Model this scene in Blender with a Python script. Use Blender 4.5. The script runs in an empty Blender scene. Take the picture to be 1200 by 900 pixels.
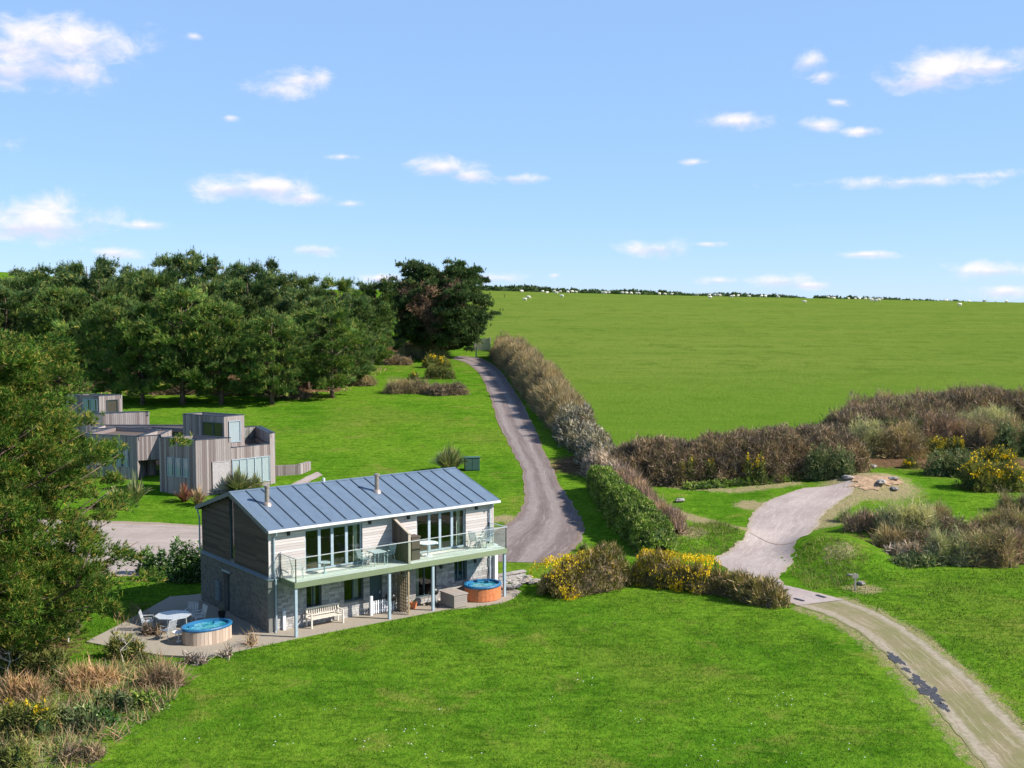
import bpy, math, random
import numpy as np
from mathutils import Vector, Matrix
random.seed(7)
RNG = np.random.default_rng(11)
SC = bpy.context.scene
COL = SC.collection
R = math.radians

# ------------------------------------------------------------------ camera, sky, sun, exposure
CAM_H, FPX, PITCH = 16.35, 1390.0, R(4.27)
cam = bpy.data.cameras.new('camera'); cam_o = bpy.data.objects.new('camera', cam); COL.objects.link(cam_o)
cam_o.location = (0, 0, CAM_H); cam_o.rotation_euler = (R(90) - PITCH, 0, 0)
cam.sensor_width = 36; cam.lens = 36 * FPX / 1200; cam.clip_start = .5; cam.clip_end = 20000
SC.camera = cam_o
YAW = R(37.92)                                   # house front turned this far from the picture plane
sun_dir = Vector((.965, -.16, .79)).normalized() # towards the sun
SUN_EL = math.asin(sun_dir.z); SUN_AZ = math.atan2(sun_dir.x, sun_dir.y)
sun = bpy.data.lights.new('sun', 'SUN'); sun.energy = 4.9; sun.angle = R(.5); sun.color = (1, .95, .87)
sun_o = bpy.data.objects.new('sun', sun); COL.objects.link(sun_o)
sun_o.rotation_euler = sun_dir.to_track_quat('Z', 'Y').to_euler()
SC.view_settings.view_transform = 'Standard'; SC.view_settings.look = 'None'
SC.view_settings.exposure = .78; SC.view_settings.gamma = 1
SKY = .095

def px_dir(px, py):
    x = (px - 600) / FPX; y = -(py - 450) / FPX
    c, s = math.cos(PITCH), math.sin(PITCH)
    return Vector((x, c + y * s, -s + y * c)).normalized()

class NT:
    """tiny node helper"""
    def __init__(s, tree): s.t = tree; s.n = tree.nodes; s.l = tree.links
    def node(s, typ, **kw):
        n = s.n.new(typ)
        for k, v in kw.items(): setattr(n, k, v)
        return n
    def put(s, n, i, v):
        if v is None: return
        if hasattr(v, 'is_output'): s.l.new(v, n.inputs[i])
        else: n.inputs[i].default_value = v
    def math(s, op, a, b=None, c=None, clamp=False):
        n = s.node('ShaderNodeMath', operation=op, use_clamp=clamp); s.put(n, 0, a); s.put(n, 1, b); s.put(n, 2, c); return n.outputs[0]
    def vec(s, op, a, b=None):
        n = s.node('ShaderNodeVectorMath', operation=op); s.put(n, 0, a); s.put(n, 1, b)
        return n.outputs['Value' if op in ('LENGTH', 'DISTANCE', 'DOT_PRODUCT') else 'Vector']
    def noise(s, vec, scale, detail=4, rough=.55, dist=0, out=0):
        n = s.node('ShaderNodeTexNoise'); s.put(n, 'Vector', vec); n.inputs['Scale'].default_value = scale
        n.inputs['Detail'].default_value = detail; n.inputs['Roughness'].default_value = rough; n.inputs['Distortion'].default_value = dist
        return n.outputs[out]
    def ramp(s, f, lo, hi, a=0., b=1.):
        n = s.node('ShaderNodeMapRange', clamp=True, interpolation_type='SMOOTHSTEP'); s.put(n, 0, f)
        for i, v in ((1, lo), (2, hi), (3, a), (4, b)): s.put(n, i, v)
        return n.outputs[0]
    def mix(s, f, a, b, mode='MIX'):
        n = s.node('ShaderNodeMix', data_type='RGBA', blend_type=mode)
        s.put(n, 0, f)
        for i, v in ((6, a), (7, b)):
            if isinstance(v, (tuple, list)) and len(v) == 3: v = (*v, 1)
            s.put(n, i, v)
        return n.outputs[2]
    def attr(s, name, out='Fac'):
        return s.node('ShaderNodeAttribute', attribute_name=name).outputs[out]
    def pos(s): return s.node('ShaderNodeNewGeometry').outputs['Position']
    def obj(s): return s.node('ShaderNodeTexCoord').outputs['Object']
    def scale(s, v, sc):
        n = s.node('ShaderNodeMapping'); s.put(n, 0, v); n.inputs['Scale'].default_value = sc; return n.outputs[0]

world = bpy.data.worlds.new('World'); SC.world = world; world.use_nodes = True
w = NT(world.node_tree); w.n.clear()
sky = w.node('ShaderNodeTexSky', sky_type='NISHITA', sun_disc=False, sun_elevation=SUN_EL, sun_rotation=SUN_AZ, altitude=50,
             air_density=.75, dust_density=0.0, ozone_density=5.0)
gen = w.node('ShaderNodeTexCoord').outputs['Generated']
sep = w.node('ShaderNodeSeparateXYZ'); w.l.new(w.vec('NORMALIZE', gen), sep.inputs[0])
az = w.math('ARCTAN2', sep.outputs[0], sep.outputs[1]); el = w.math('ARCSINE', sep.outputs[2])
cmb = w.node('ShaderNodeCombineXYZ'); w.l.new(az, cmb.inputs[0]); w.l.new(el, cmb.inputs[1]); ae = cmb.outputs[0]
aes = w.scale(ae, (1, 1.7, 1))
nz = w.math('SUBTRACT', w.noise(aes, 34, 7, .62, .3), .5)
nz2 = w.math('SUBTRACT', w.noise(aes, 11, 3, .5), .5)
CLOUDS = [(72, 48, 80, 26, 1), (68, 83, 62, 17, .9), (8, 85, 30, 16, .7), (352, 93, 44, 11, .62), (318, 106, 46, 11, .62), (50, 252, 60, 22, 1), (45, 268, 58, 11, .95), (318, 219, 52, 13, 1), (268, 222, 40, 10, .85),
          (360, 232, 28, 7, .9), (410, 239, 20, 5, .5), (170, 264, 24, 5, .6), (370, 293, 26, 6, .9), (522, 195, 38, 11, 1), (552, 206, 26, 8, .9), (605, 210, 30, 6, .9), (130, 296, 32, 7, .7), (585, 326, 36, 7, .75),
          (445, 326, 22, 5, .9), (772, 291, 38, 9, 1), (830, 286, 18, 4, .6), (865, 142, 40, 9, .95), (948, 72, 22, 14, .85), (962, 90, 20, 8, .7), (1118, 80, 60, 17, 1), (1080, 95, 44, 11, .95), (1165, 78, 30, 10, .9),
          (962, 147, 22, 8, .8), (1010, 154, 22, 5, .8), (812, 190, 18, 5, .6), (915, 329, 36, 8, .95), (950, 334, 26, 5, .7), (1018, 298, 32, 4, .75), (1165, 317, 52, 8, .8), (1178, 341, 30, 7, .9), (1060, 213, 130, 8, .3),
          (1150, 206, 90, 6, .28), (228, 43, 13, 5, .5), (270, 138, 12, 5, .45), (650, 323, 13, 4, .6), (842, 329, 20, 5, .6), (983, 120, 15, 5, .5), (400, 184, 20, 4, .35), (20, 60, 60, 30, .5),
          (-150, 150, 90, 28, .9), (-330, 270, 110, 24, .9), (1420, 120, 80, 20, .9), (1560, 260, 120, 22, .9), (1800, 60, 110, 28, .8), (-600, 60, 120, 30, .9), (600, -160, 120, 30, .8), (1000, -300, 120, 40, .8), (150, -260, 130, 36, .8)]
mask = None; under = None
for cx, cy, rx, ry, op in CLOUDS:
    d = px_dir(cx, cy); a0 = math.atan2(d.x, d.y); e0 = math.asin(d.z)
    q = w.vec('MULTIPLY', w.vec('SUBTRACT', ae, (a0, e0, 0)), (FPX / rx / 1.3, FPX / ry / 1.4, 0))
    m = w.math('SUBTRACT', 1, w.vec('LENGTH', q)); m = w.math('ADD', m, (op - 1) * .42)
    sy = w.node('ShaderNodeSeparateXYZ'); w.l.new(q, sy.inputs[0])
    if mask is None: mask = m; under = w.math('MULTIPLY', sy.outputs[1], w.math('MAXIMUM', m, 0))
    else: mask = w.math('MAXIMUM', mask, m); under = w.math('ADD', under, w.math('MULTIPLY', sy.outputs[1], w.math('MAXIMUM', m, 0)))
dens = w.math('ADD', mask, w.math('ADD', w.math('MULTIPLY', nz, 2.2), w.math('MULTIPLY', nz2, 1.0)))
fac = w.math('MULTIPLY', w.ramp(dens, -.06, 1.15), .95)
shade = w.ramp(w.math('ADD', under, w.math('MULTIPLY', nz, .7)), -.28, .16)
ccol = w.mix(shade, (.46 / SKY, .47 / SKY, .60 / SKY, 1), (.63 / SKY, .60 / SKY, .65 / SKY, 1))
blue = w.mix(w.ramp(el, .30, 1.35), (.245 / SKY, .40 / SKY, .655 / SKY, 1), (.055 / SKY, .115 / SKY, .27 / SKY, 1))   # a clear sky deepens towards the zenith
skyc = w.mix(.62, sky.outputs[0], blue)
wmix = w.mix(fac, skyc, ccol)
bg = w.node('ShaderNodeBackground'); w.l.new(wmix, bg.inputs[0]); bg.inputs[1].default_value = SKY
wo = w.node('ShaderNodeOutputWorld'); w.l.new(bg.outputs[0], wo.inputs[0])

# ------------------------------------------------------------------ materials
def make_mat(name, rough=.8, spec=.3, metallic=0):
    m = bpy.data.materials.new(name); m.use_nodes = True; t = NT(m.node_tree)
    b = t.n['Principled BSDF']; b.inputs['Roughness'].default_value = rough
    b.inputs['Specular IOR Level'].default_value = spec; b.inputs['Metallic'].default_value = metallic
    return m, t, b
def bump(t, b, h, strength=.3, dist=.05):
    n = t.node('ShaderNodeBump'); n.inputs['Strength'].default_value = strength; n.inputs['Distance'].default_value = dist
    t.put(n, 'Height', h); t.l.new(n.outputs[0], b.inputs['Normal'])
def flat_mat(name, c, rough=.7, spec=.3, metallic=0, var=.12, nscale=6):
    m, t, b = make_mat(name, rough, spec, metallic)
    o = t.obj(); n = t.noise(o, nscale, 5, .6)
    c1 = tuple(x * (1 - var) for x in c); c2 = tuple(min(1, x * (1 + var)) for x in c)
    t.put(b, 'Base Color', t.mix(t.ramp(n, .3, .7), c1, c2)); bump(t, b, n, .15, .01)
    return m
def var_mat(name, c1, c2, c3=None, rough=.75, spec=.25, grain=None, strength=.25):
    """per piece variation read from the mesh attribute var"""
    m, t, b = make_mat(name, rough, spec)
    v = t.attr('var'); o = t.obj(); col = t.mix(v, c1, c2)
    if c3: col = t.mix(t.ramp(t.math('FRACT', t.math('MULTIPLY', v, 7.31)), .6, .8), col, c3)
    n = t.noise(t.scale(o, grain or (4, 4, 4)), 3, 5, .65)
    col = t.mix(t.ramp(n, .35, .7, 0, .35), col, tuple(x * .62 for x in c1))
    t.put(b, 'Base Color', col); bump(t, b, n, strength, .02)
    return m
def leaf_mat(name, c1, c2, c3=None, trans=.25, rough=.6, clump=.35, c3at=.75):
    m, t, b = make_mat(name, rough, .15)
    v = t.attr('var'); col = t.mix(v, c1, c2)
    if c3: col = t.mix(t.ramp(t.math('FRACT', t.math('MULTIPLY', v, 9.7)), c3at, c3at + .15), col, c3)
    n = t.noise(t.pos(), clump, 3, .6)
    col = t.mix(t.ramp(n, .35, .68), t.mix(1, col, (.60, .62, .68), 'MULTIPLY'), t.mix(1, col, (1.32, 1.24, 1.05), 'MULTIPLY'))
    t.put(b, 'Base Color', col)
    if trans > 0:
        tr = t.node('ShaderNodeBsdfTranslucent'); t.put(tr, 'Color', t.mix(1, col, (1.1, 1.2, .8), 'MULTIPLY'))
        mx = t.node('ShaderNodeMixShader'); mx.inputs[0].default_value = trans
        t.l.new(b.outputs[0], mx.inputs[1]); t.l.new(tr.outputs[0], mx.inputs[2]); t.l.new(mx.outputs[0], t.n['Material Output'].inputs[0])
    return m

M = {}
def ground_material():
    m, t, b = make_mat('ground_grass', .95, .0)
    p = t.pos(); z1 = t.attr('field'); z2 = t.attr('dry'); z3 = t.attr('litter')
    big = t.noise(p, .09, 4, .6); mid = t.noise(p, .45, 5, .6); fine = t.noise(p, 2.6, 6, .7); ff = t.noise(p, 9, 4, .7)
    stre = t.noise(t.scale(p, (.5, 1.6, 1)), 1.3, 4, .65, .4)
    lawn = t.mix(t.ramp(mid, .35, .65), (.050, .128, .006), (.092, .190, .011))
    lawn = t.mix(t.ramp(big, .40, .60, 0, .85), lawn, (.118, .205, .014)); lawn = t.mix(t.ramp(t.noise(p, .055, 4, .6), .50, .66, 0, .6), lawn, (.145, .17, .024))
    lawn = t.mix(t.ramp(fine, .42, .62, 0, .6), lawn, (.034, .098, .005))
    lawn = t.mix(t.ramp(t.noise(p, 5, 5, .75), .52, .64, 0, .4), lawn, (.13, .21, .02))
    lawn = t.mix(t.ramp(t.noise(p, .28, 6, .7, .6), .53, .68, 0, .75), lawn, (.165, .175, .030))
    lawn = t.mix(t.ramp(t.noise(p, 1.1, 6, .72), .54, .68, 0, .5), lawn, (.14, .225, .016))
    lawn = t.mix(t.ramp(stre, .50, .70, 0, .65), lawn, (.020, .062, .003))  # dark streaks and fine grain put the shadows of turf clumps into the colour
    p2 = t.scale(p, (.35, 1.5, 1))
    f1 = t.noise(p2, .05, 5, .6); f2 = t.noise(p2, .5, 5, .65)
    fld = t.mix(t.ramp(f1, .35, .65), (.112, .175, .026), (.145, .195, .034))
    fld = t.mix(t.ramp(f2, .35, .7, 0, .55), fld, (.078, .135, .018))
    fld = t.mix(t.ramp(t.noise(p, .7, 6, .75), .50, .60, 0, .55), fld, (.155, .185, .04))
    fld = t.mix(t.ramp(t.noise(p, 1.6, 5, .8), .52, .60, 0, .45), fld, (.055, .095, .012))
    fld = t.mix(t.ramp(t.noise(p, .16, 8, .8, .5), .52, .60, 0, .55), fld, (.062, .112, .014))
    fld = t.mix(t.ramp(t.noise(p, .45, 2, .5), .70, .76, 0, .5), fld, (.10, .085, .03))
    row = t.noise(t.scale(p, (.012, .33, 0)), 1.0, 3, .6)
    fld = t.mix(t.ramp(row, .52, .70, 0, .28), fld, (.165, .215, .045)); fld = t.mix(t.ramp(row, .28, .42, .3, 0), fld, (.075, .125, .018))
    far = t.node('ShaderNodeSeparateXYZ'); t.l.new(p, far.inputs[0])
    lush = t.ramp(far.outputs[1], 105, 190, 1, 0)
    fld = t.mix(t.math('MULTIPLY', lush, .8), fld, t.mix(t.ramp(f2, .35, .7), (.070, .152, .012), (.100, .178, .018)))
    dry = t.mix(t.ramp(fine, .3, .7), (.30, .23, .13), (.20, .19, .07)); dry = t.mix(t.ramp(ff, .45, .7, 0, .6), dry, (.42, .33, .24))
    lit = t.mix(t.ramp(fine, .3, .7), (.17, .10, .055), (.09, .055, .03)); lit = t.mix(t.ramp(mid, .5, .7, 0, .7), lit, (.26, .17, .09))
    lawn = t.mix(1, lawn, (1.08, 1.12, 1.2), 'MULTIPLY'); fld = t.mix(1, fld, (1.04, 1.03, 1.0), 'MULTIPLY')
    def zone(z, n, lo=.35, hi=.65): return t.ramp(t.math('ADD', z, t.math('MULTIPLY', t.math('SUBTRACT', n, .5), 1.1)), lo, hi)
    col = t.mix(zone(z1, mid, .4, .6), lawn, fld)
    col = t.mix(zone(z2, fine), col, dry); col = t.mix(zone(z3, fine), col, lit)
    t.put(b, 'Base Color', col)
    bump(t, b, t.math('ADD', t.math('ADD', fine, t.math('MULTIPLY', ff, .5)), t.math('MULTIPLY', t.noise(p, .9, 5, .7), 1.2)), .7, .2)
    return m
M['ground'] = ground_material()
def track_mat(name, base, alt, wheel, edge, wheels=(.28, .72), wear=.6, fineamt=.5):
    m, t, b = make_mat(name, .85, .2)
    p = t.pos(); uv = t.node('ShaderNodeTexCoord').outputs['UV']; s = t.node('ShaderNodeSeparateXYZ'); t.l.new(uv, s.inputs[0]); u = s.outputs[0]
    n1 = t.noise(p, .5, 4, .6); n2 = t.noise(p, 5, 6, .7); n3 = t.noise(p, 26, 3, .6)
    uu = t.math('ADD', u, t.math('MULTIPLY', t.math('SUBTRACT', n1, .5), .09))
    wm = None
    for c in wheels:
        k = t.ramp(t.math('ABSOLUTE', t.math('SUBTRACT', uu, c)), .04, .16, 1, 0); wm = k if wm is None else t.math('MAXIMUM', wm, k)
    col = t.mix(t.ramp(n1, .35, .65), base, alt)
    col = t.mix(t.math('MULTIPLY', wm, wear), col, wheel)
    ed = t.ramp(t.math('ADD', t.math('ABSOLUTE', t.math('SUBTRACT', u, .5)), t.math('MULTIPLY', t.math('SUBTRACT', n2, .5), .22)), .41, .5)
    col = t.mix(ed, col, edge)
    col = t.mix(t.ramp(n2, .3, .7, 0, fineamt), col, tuple(x * .68 for x in base))
    st_ = t.noise(t.scale(uv, (26, 1.3, 1)), 1.0, 5, .7); col = t.mix(t.ramp(st_, .5, .66, 0, .4), col, tuple(min(1, x * 1.25) for x in wheel)); col = t.mix(t.ramp(st_, .32, .44, .4, 0), col, tuple(x * .6 for x in base))
    col = t.mix(t.ramp(t.noise(p, 1.3, 7, .8, .8), .58, .63, 0, .3), col, tuple(x * .55 for x in base))
    col = t.mix(t.ramp(n3, .55, .7, 0, .35), col, tuple(min(1, x * 1.5) for x in alt))
    t.put(b, 'Base Color', col); bump(t, b, n2, .3, .02)
    return m
M['drive'] = track_mat('worn_tarmac', (.150, .112, .103), (.185, .145, .132), (.28, .235, .215), (.22, .16, .11), (.22, .62), .75, .45)
M['yard'] = track_mat('pale_concrete', (.31, .25, .228), (.38, .315, .285), (.41, .345, .315), (.32, .26, .16), (.5,), .35, .45)
M['service'] = track_mat('pale_drive', (.30, .245, .215), (.35, .29, .255), (.36, .30, .27), (.26, .2, .13), (.5,), .3, .3)
M['dirt'] = track_mat('dirt_track', (.235, .19, .105), (.165, .165, .055), (.36, .30, .235), (.15, .16, .05), (.13, .90), .85, .6)
M['tarmac'] = flat_mat('fresh_tarmac', (.045, .047, .055), .8, .3, var=.3, nscale=9)
M['paving'] = track_mat('patio_concrete', (.32, .26, .225), (.37, .31, .27), (.36, .30, .265), (.30, .26, .20), (.5,), .2, .35)
M['sand'] = flat_mat('sandy_soil', (.36, .24, .15), .95, .1, var=.35, nscale=3)

BG = (1.2, 1.2, 9)
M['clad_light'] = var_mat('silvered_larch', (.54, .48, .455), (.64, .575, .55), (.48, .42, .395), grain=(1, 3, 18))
M['clad_dark'] = var_mat('brown_and_shaded_larch', (.105, .078, .062), (.15, .115, .09), (.085, .065, .052), grain=(1, 3, 18))  # dark timber parts; on the gable boards the shade is put into this brown
M['clad_vert'] = var_mat('vertical_larch', (.27, .225, .21), (.37, .32, .305), (.20, .155, .145), grain=(5, 5, .6))
M['stone'] = var_mat('pale_stone', (.36, .34, .32), (.50, .48, .45), (.28, .26, .245), grain=(3, 3, 3), strength=.6)
M['mortar'] = flat_mat('mortar', (.22, .205, .185), .95, .1)
M['zinc'] = var_mat('blue_zinc', (.112, .155, .21), (.13, .178, .238), rough=.47, spec=.45, grain=(1.2, .5, .5), strength=.06)
M['seam'] = flat_mat('dark_seam', (.035, .05, .07), .5, .4)
M['white'] = flat_mat('white_paint', (.68, .68, .70), .5, .4, var=.06)
M['trim'] = flat_mat('grey_blue_trim', (.33, .40, .45), .45, .4, var=.08)
M['frame_dark'] = flat_mat('dark_frame', (.055, .085, .095), .4, .4, var=.1)
M['leadgrey'] = flat_mat('lead_flashing', (.13, .17, .19), .5, .4)
M['copper'] = flat_mat('flue_metal', (.42, .33, .28), .35, .5, .5)
M['deck'] = var_mat('algae_deck', (.60, .57, .52), (.74, .71, .66), (.52, .54, .42), grain=(6, 1, 6))
M['fascia'] = var_mat('green_fascia', (.17, .21, .12), (.25, .29, .17), (.17, .13, .07), grain=(2, 2, 6))
M['black'] = flat_mat('black_metal', (.018, .018, .02), .4, .5)
M['dark_in'] = flat_mat('interior', (.10, .09, .08), .8, .2)
M['floor_in'] = flat_mat('interior_floor', (.2, .13, .08), .6, .3)
M['curtain'] = flat_mat('curtain', (.52, .53, .40), .9, .1)
M['blind'] = flat_mat('white_blind', (.62, .64, .66), .8, .2, var=.04)
M['bench'] = var_mat('bleached_teak', (.56, .50, .42), (.68, .62, .53), grain=(2, 2, 2))
M['staves'] = var_mat('tub_wood', (.44, .34, .26), (.58, .46, .36), (.36, .27, .20), grain=(4, 4, .8))
M['terracotta'] = flat_mat('orange_tub', (.52, .17, .065), .6, .3, var=.15)
M['bluerim'] = flat_mat('blue_rim', (.02, .13, .27), .3, .5, var=.1)
M['metalchair'] = flat_mat('pale_alu', (.55, .57, .58), .35, .5, .3)
M['chest'] = var_mat('grey_timber', (.30, .25, .215), (.38, .32, .28), grain=(2, 2, 6))
M['lattice'] = flat_mat('lattice_wood', (.30, .23, .14), .8, .2)
M['greenbox'] = flat_mat('green_cabinet', (.045, .10, .075), .5, .4)
M['rock'] = var_mat('field_rock', (.25, .22, .20), (.40, .36, .32), grain=(5, 5, 5), strength=.6)
M['wool'] = flat_mat('wool', (.72, .66, .55), .95, .1)
M['face'] = flat_mat('sheep_face', (.45, .40, .34), .8, .1)
M['bark'] = flat_mat('pine_bark', (.135, .095, .07), .9, .1, var=.4, nscale=3)
M['birch'] = flat_mat('pale_bark', (.55, .48, .42), .8, .2, var=.2)
M['fencewood'] = var_mat('weathered_fence', (.40, .33, .26), (.50, .42, .34), grain=(4, 4, 1))
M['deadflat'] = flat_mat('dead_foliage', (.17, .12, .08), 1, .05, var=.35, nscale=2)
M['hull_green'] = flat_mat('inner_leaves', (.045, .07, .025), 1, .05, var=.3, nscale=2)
def water_mat():
    m, t, b = make_mat('tub_water', .06, .5); n = t.noise(t.obj(), 3.5, 3, .5, 1.0)
    t.put(b, 'Base Color', t.mix(t.ramp(n, .4, .68), (.015, .19, .25), (.16, .50, .55))); bump(t, b, n, .25, .05); return m
M['water'] = water_mat()
M['greypanel'] = flat_mat('grey_panel', (.40, .365, .36), .8, .2)
def glass_mat(name, tint, base_refl=.04):
    m = bpy.data.materials.new(name); m.use_nodes = True; t = NT(m.node_tree); t.n.clear()
    ge = t.node('ShaderNodeNewGeometry'); cs = t.math('ABSOLUTE', t.vec('DOT_PRODUCT', ge.outputs['Incoming'], ge.outputs['Normal'])); fr = t.math('MULTIPLY', t.math('POWER', t.math('SUBTRACT', 1, cs), 5), .9)
    tr = t.node('ShaderNodeBsdfTransparent'); tr.inputs[0].default_value = (*tint, 1)
    gl = t.node('ShaderNodeBsdfGlossy'); gl.inputs['Roughness'].default_value = .02
    mx = t.node('ShaderNodeMixShader'); t.l.new(t.math('ADD', fr, base_refl, clamp=True), mx.inputs[0]); t.l.new(tr.outputs[0], mx.inputs[1]); t.l.new(gl.outputs[0], mx.inputs[2])
    o = t.node('ShaderNodeOutputMaterial'); t.l.new(mx.outputs[0], o.inputs[0]); return m
M['balglass'] = glass_mat('green_glass', (.93, .975, .96), .04)
M['winglass'] = glass_mat('window_glass', (.86, .89, .89), .05)

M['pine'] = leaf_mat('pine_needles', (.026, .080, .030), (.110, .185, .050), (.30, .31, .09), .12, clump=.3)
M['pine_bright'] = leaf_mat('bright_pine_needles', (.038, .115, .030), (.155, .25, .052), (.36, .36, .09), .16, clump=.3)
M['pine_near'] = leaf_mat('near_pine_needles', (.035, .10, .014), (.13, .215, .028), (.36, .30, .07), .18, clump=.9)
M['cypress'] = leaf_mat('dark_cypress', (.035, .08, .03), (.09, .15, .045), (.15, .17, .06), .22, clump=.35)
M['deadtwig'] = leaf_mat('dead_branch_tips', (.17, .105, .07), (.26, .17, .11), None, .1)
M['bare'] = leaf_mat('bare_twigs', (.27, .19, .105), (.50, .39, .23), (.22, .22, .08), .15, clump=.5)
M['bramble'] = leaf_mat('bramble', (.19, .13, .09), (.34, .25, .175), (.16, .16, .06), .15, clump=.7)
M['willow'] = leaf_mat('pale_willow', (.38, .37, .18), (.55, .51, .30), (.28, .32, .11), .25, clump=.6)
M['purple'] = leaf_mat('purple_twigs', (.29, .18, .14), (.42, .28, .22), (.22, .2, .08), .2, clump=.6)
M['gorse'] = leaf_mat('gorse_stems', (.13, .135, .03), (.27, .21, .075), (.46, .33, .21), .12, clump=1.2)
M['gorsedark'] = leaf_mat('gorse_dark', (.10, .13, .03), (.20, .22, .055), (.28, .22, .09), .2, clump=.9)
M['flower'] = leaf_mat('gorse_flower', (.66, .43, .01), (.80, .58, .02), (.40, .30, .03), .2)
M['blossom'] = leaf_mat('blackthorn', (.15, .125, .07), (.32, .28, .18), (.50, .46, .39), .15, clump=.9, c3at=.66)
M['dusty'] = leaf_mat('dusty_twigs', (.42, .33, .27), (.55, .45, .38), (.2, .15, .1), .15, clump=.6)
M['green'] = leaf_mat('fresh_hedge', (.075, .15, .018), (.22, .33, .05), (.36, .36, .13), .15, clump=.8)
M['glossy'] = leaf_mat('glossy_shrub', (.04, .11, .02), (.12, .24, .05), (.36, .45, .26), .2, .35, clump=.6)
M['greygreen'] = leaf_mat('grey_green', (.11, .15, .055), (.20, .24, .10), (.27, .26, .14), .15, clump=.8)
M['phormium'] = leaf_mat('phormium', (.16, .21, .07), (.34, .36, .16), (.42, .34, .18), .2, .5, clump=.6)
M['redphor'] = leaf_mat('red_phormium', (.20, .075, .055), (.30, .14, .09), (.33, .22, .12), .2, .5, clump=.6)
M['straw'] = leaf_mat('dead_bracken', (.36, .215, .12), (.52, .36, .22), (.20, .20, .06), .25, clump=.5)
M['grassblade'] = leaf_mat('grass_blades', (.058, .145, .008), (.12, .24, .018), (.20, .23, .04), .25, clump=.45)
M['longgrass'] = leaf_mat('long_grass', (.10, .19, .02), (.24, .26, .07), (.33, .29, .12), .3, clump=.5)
M['daisy'] = flat_mat('daisy', (.8, .8, .78), .8)

# ------------------------------------------------------------------ terrain
YK = np.array([-400, 0, 30, 45, 54, 74, 83, 92, 105, 120, 140, 170, 200, 300, 400, 480, 560, 700, 1000, 3500.])
ZK = np.array([-4, -2, -1.0, -.35, 0, 0, .55, 1.4, 2.4, 3.45, 4.5, 5.8, 7.2, 11.3, 15, 17.7, 18.4, 15, 5, -60.])
_yy = np.arange(-400, 3500, 1.0); _zz = np.interp(_yy, YK, ZK)
_k = np.hanning(11); _k /= _k.sum(); _zz = np.convolve(np.pad(_zz, 5, mode='edge'), _k, 'valid')
MOUNDS = []   # x, y, rx, ry, angle, height
def terrain(x, y):
    x = np.asarray(x, float); y = np.asarray(y, float)
    z = np.interp(y, _yy, _zz)
    far = np.clip((y - 90) / 390, 0, 1.3); far = far * far * (3 - 2 * np.minimum(far, 1))
    z = z - .0200 * np.maximum(x, -30) * far
    z = z + 31 * np.exp(-(((x + 480) / 230) ** 2 + ((y - 980) / 200) ** 2))
    for mx, my, rx, ry, an, h in MOUNDS:
        c, s = math.cos(an), math.sin(an); u = ((x - mx) * c + (y - my) * s) / rx; v = (-(x - mx) * s + (y - my) * c) / ry
        z = z + h * np.exp(-(u * u + v * v) ** 1.5)
    return z
def tz(x, y): return float(terrain(x, y))
def at(px, py, dz=0.):
    """the point of the ground seen at a pixel of the photograph"""
    d = px_dir(px, py); t = 20.0; o = Vector((0, 0, CAM_H)); pt = t
    while t < 3000:
        p = o + d * t
        if p.z < tz(p.x, p.y) + dz: break
        pt = t; t *= 1.01
    for _ in range(25):
        m = (pt + t) / 2; p = o + d * m
        if p.z < tz(p.x, p.y) + dz: t = m
        else: pt = m
    p = o + d * t
    return Vector((p.x, p.y, tz(p.x, p.y)))
HO = Vector((-11.754, 56.598, 0)); HC, HS = math.cos(YAW), math.sin(YAW)
def hw(x, y, z=0.): return Vector((HO.x + x * HC - y * HS, HO.y + x * HS + y * HC, z))   # house plan -> world
# the green mound beside the track and the bank along the drive
_m = at(976, 652); MOUNDS.append((_m.x + .3, _m.y, 2.6, 3.4, .3, 1.25))
_m = at(1062, 628); MOUNDS.append((_m.x, _m.y, 5.5, 2.5, .1, .8))
_m = at(835, 632); MOUNDS.append((_m.x, _m.y, 3.6, 2.6, .2, .7))
_m = at(745, 612); MOUNDS.append((_m.x, _m.y, 2.2, 7.5, .25, .5))
_m = at(1022, 566); MOUNDS.append((_m.x, _m.y, 3.2, 2.0, .1, .7))

# ------------------------------------------------------------------ mesh helpers
def smooth_path(P, n):
    P = [Vector(p) for p in P]; out = []
    for i in range(len(P) - 1):
        p0, p1, p2, p3 = P[max(0, i - 1)], P[i], P[i + 1], P[min(len(P) - 1, i + 2)]
        for k in range(n):
            t = k / n
            out.append(.5 * ((2 * p1) + (p2 - p0) * t + (2 * p0 - 5 * p1 + 4 * p2 - p3) * t * t + (3 * p1 - p0 - 3 * p2 + p3) * t ** 3))
    out.append(P[-1]); return out

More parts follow.
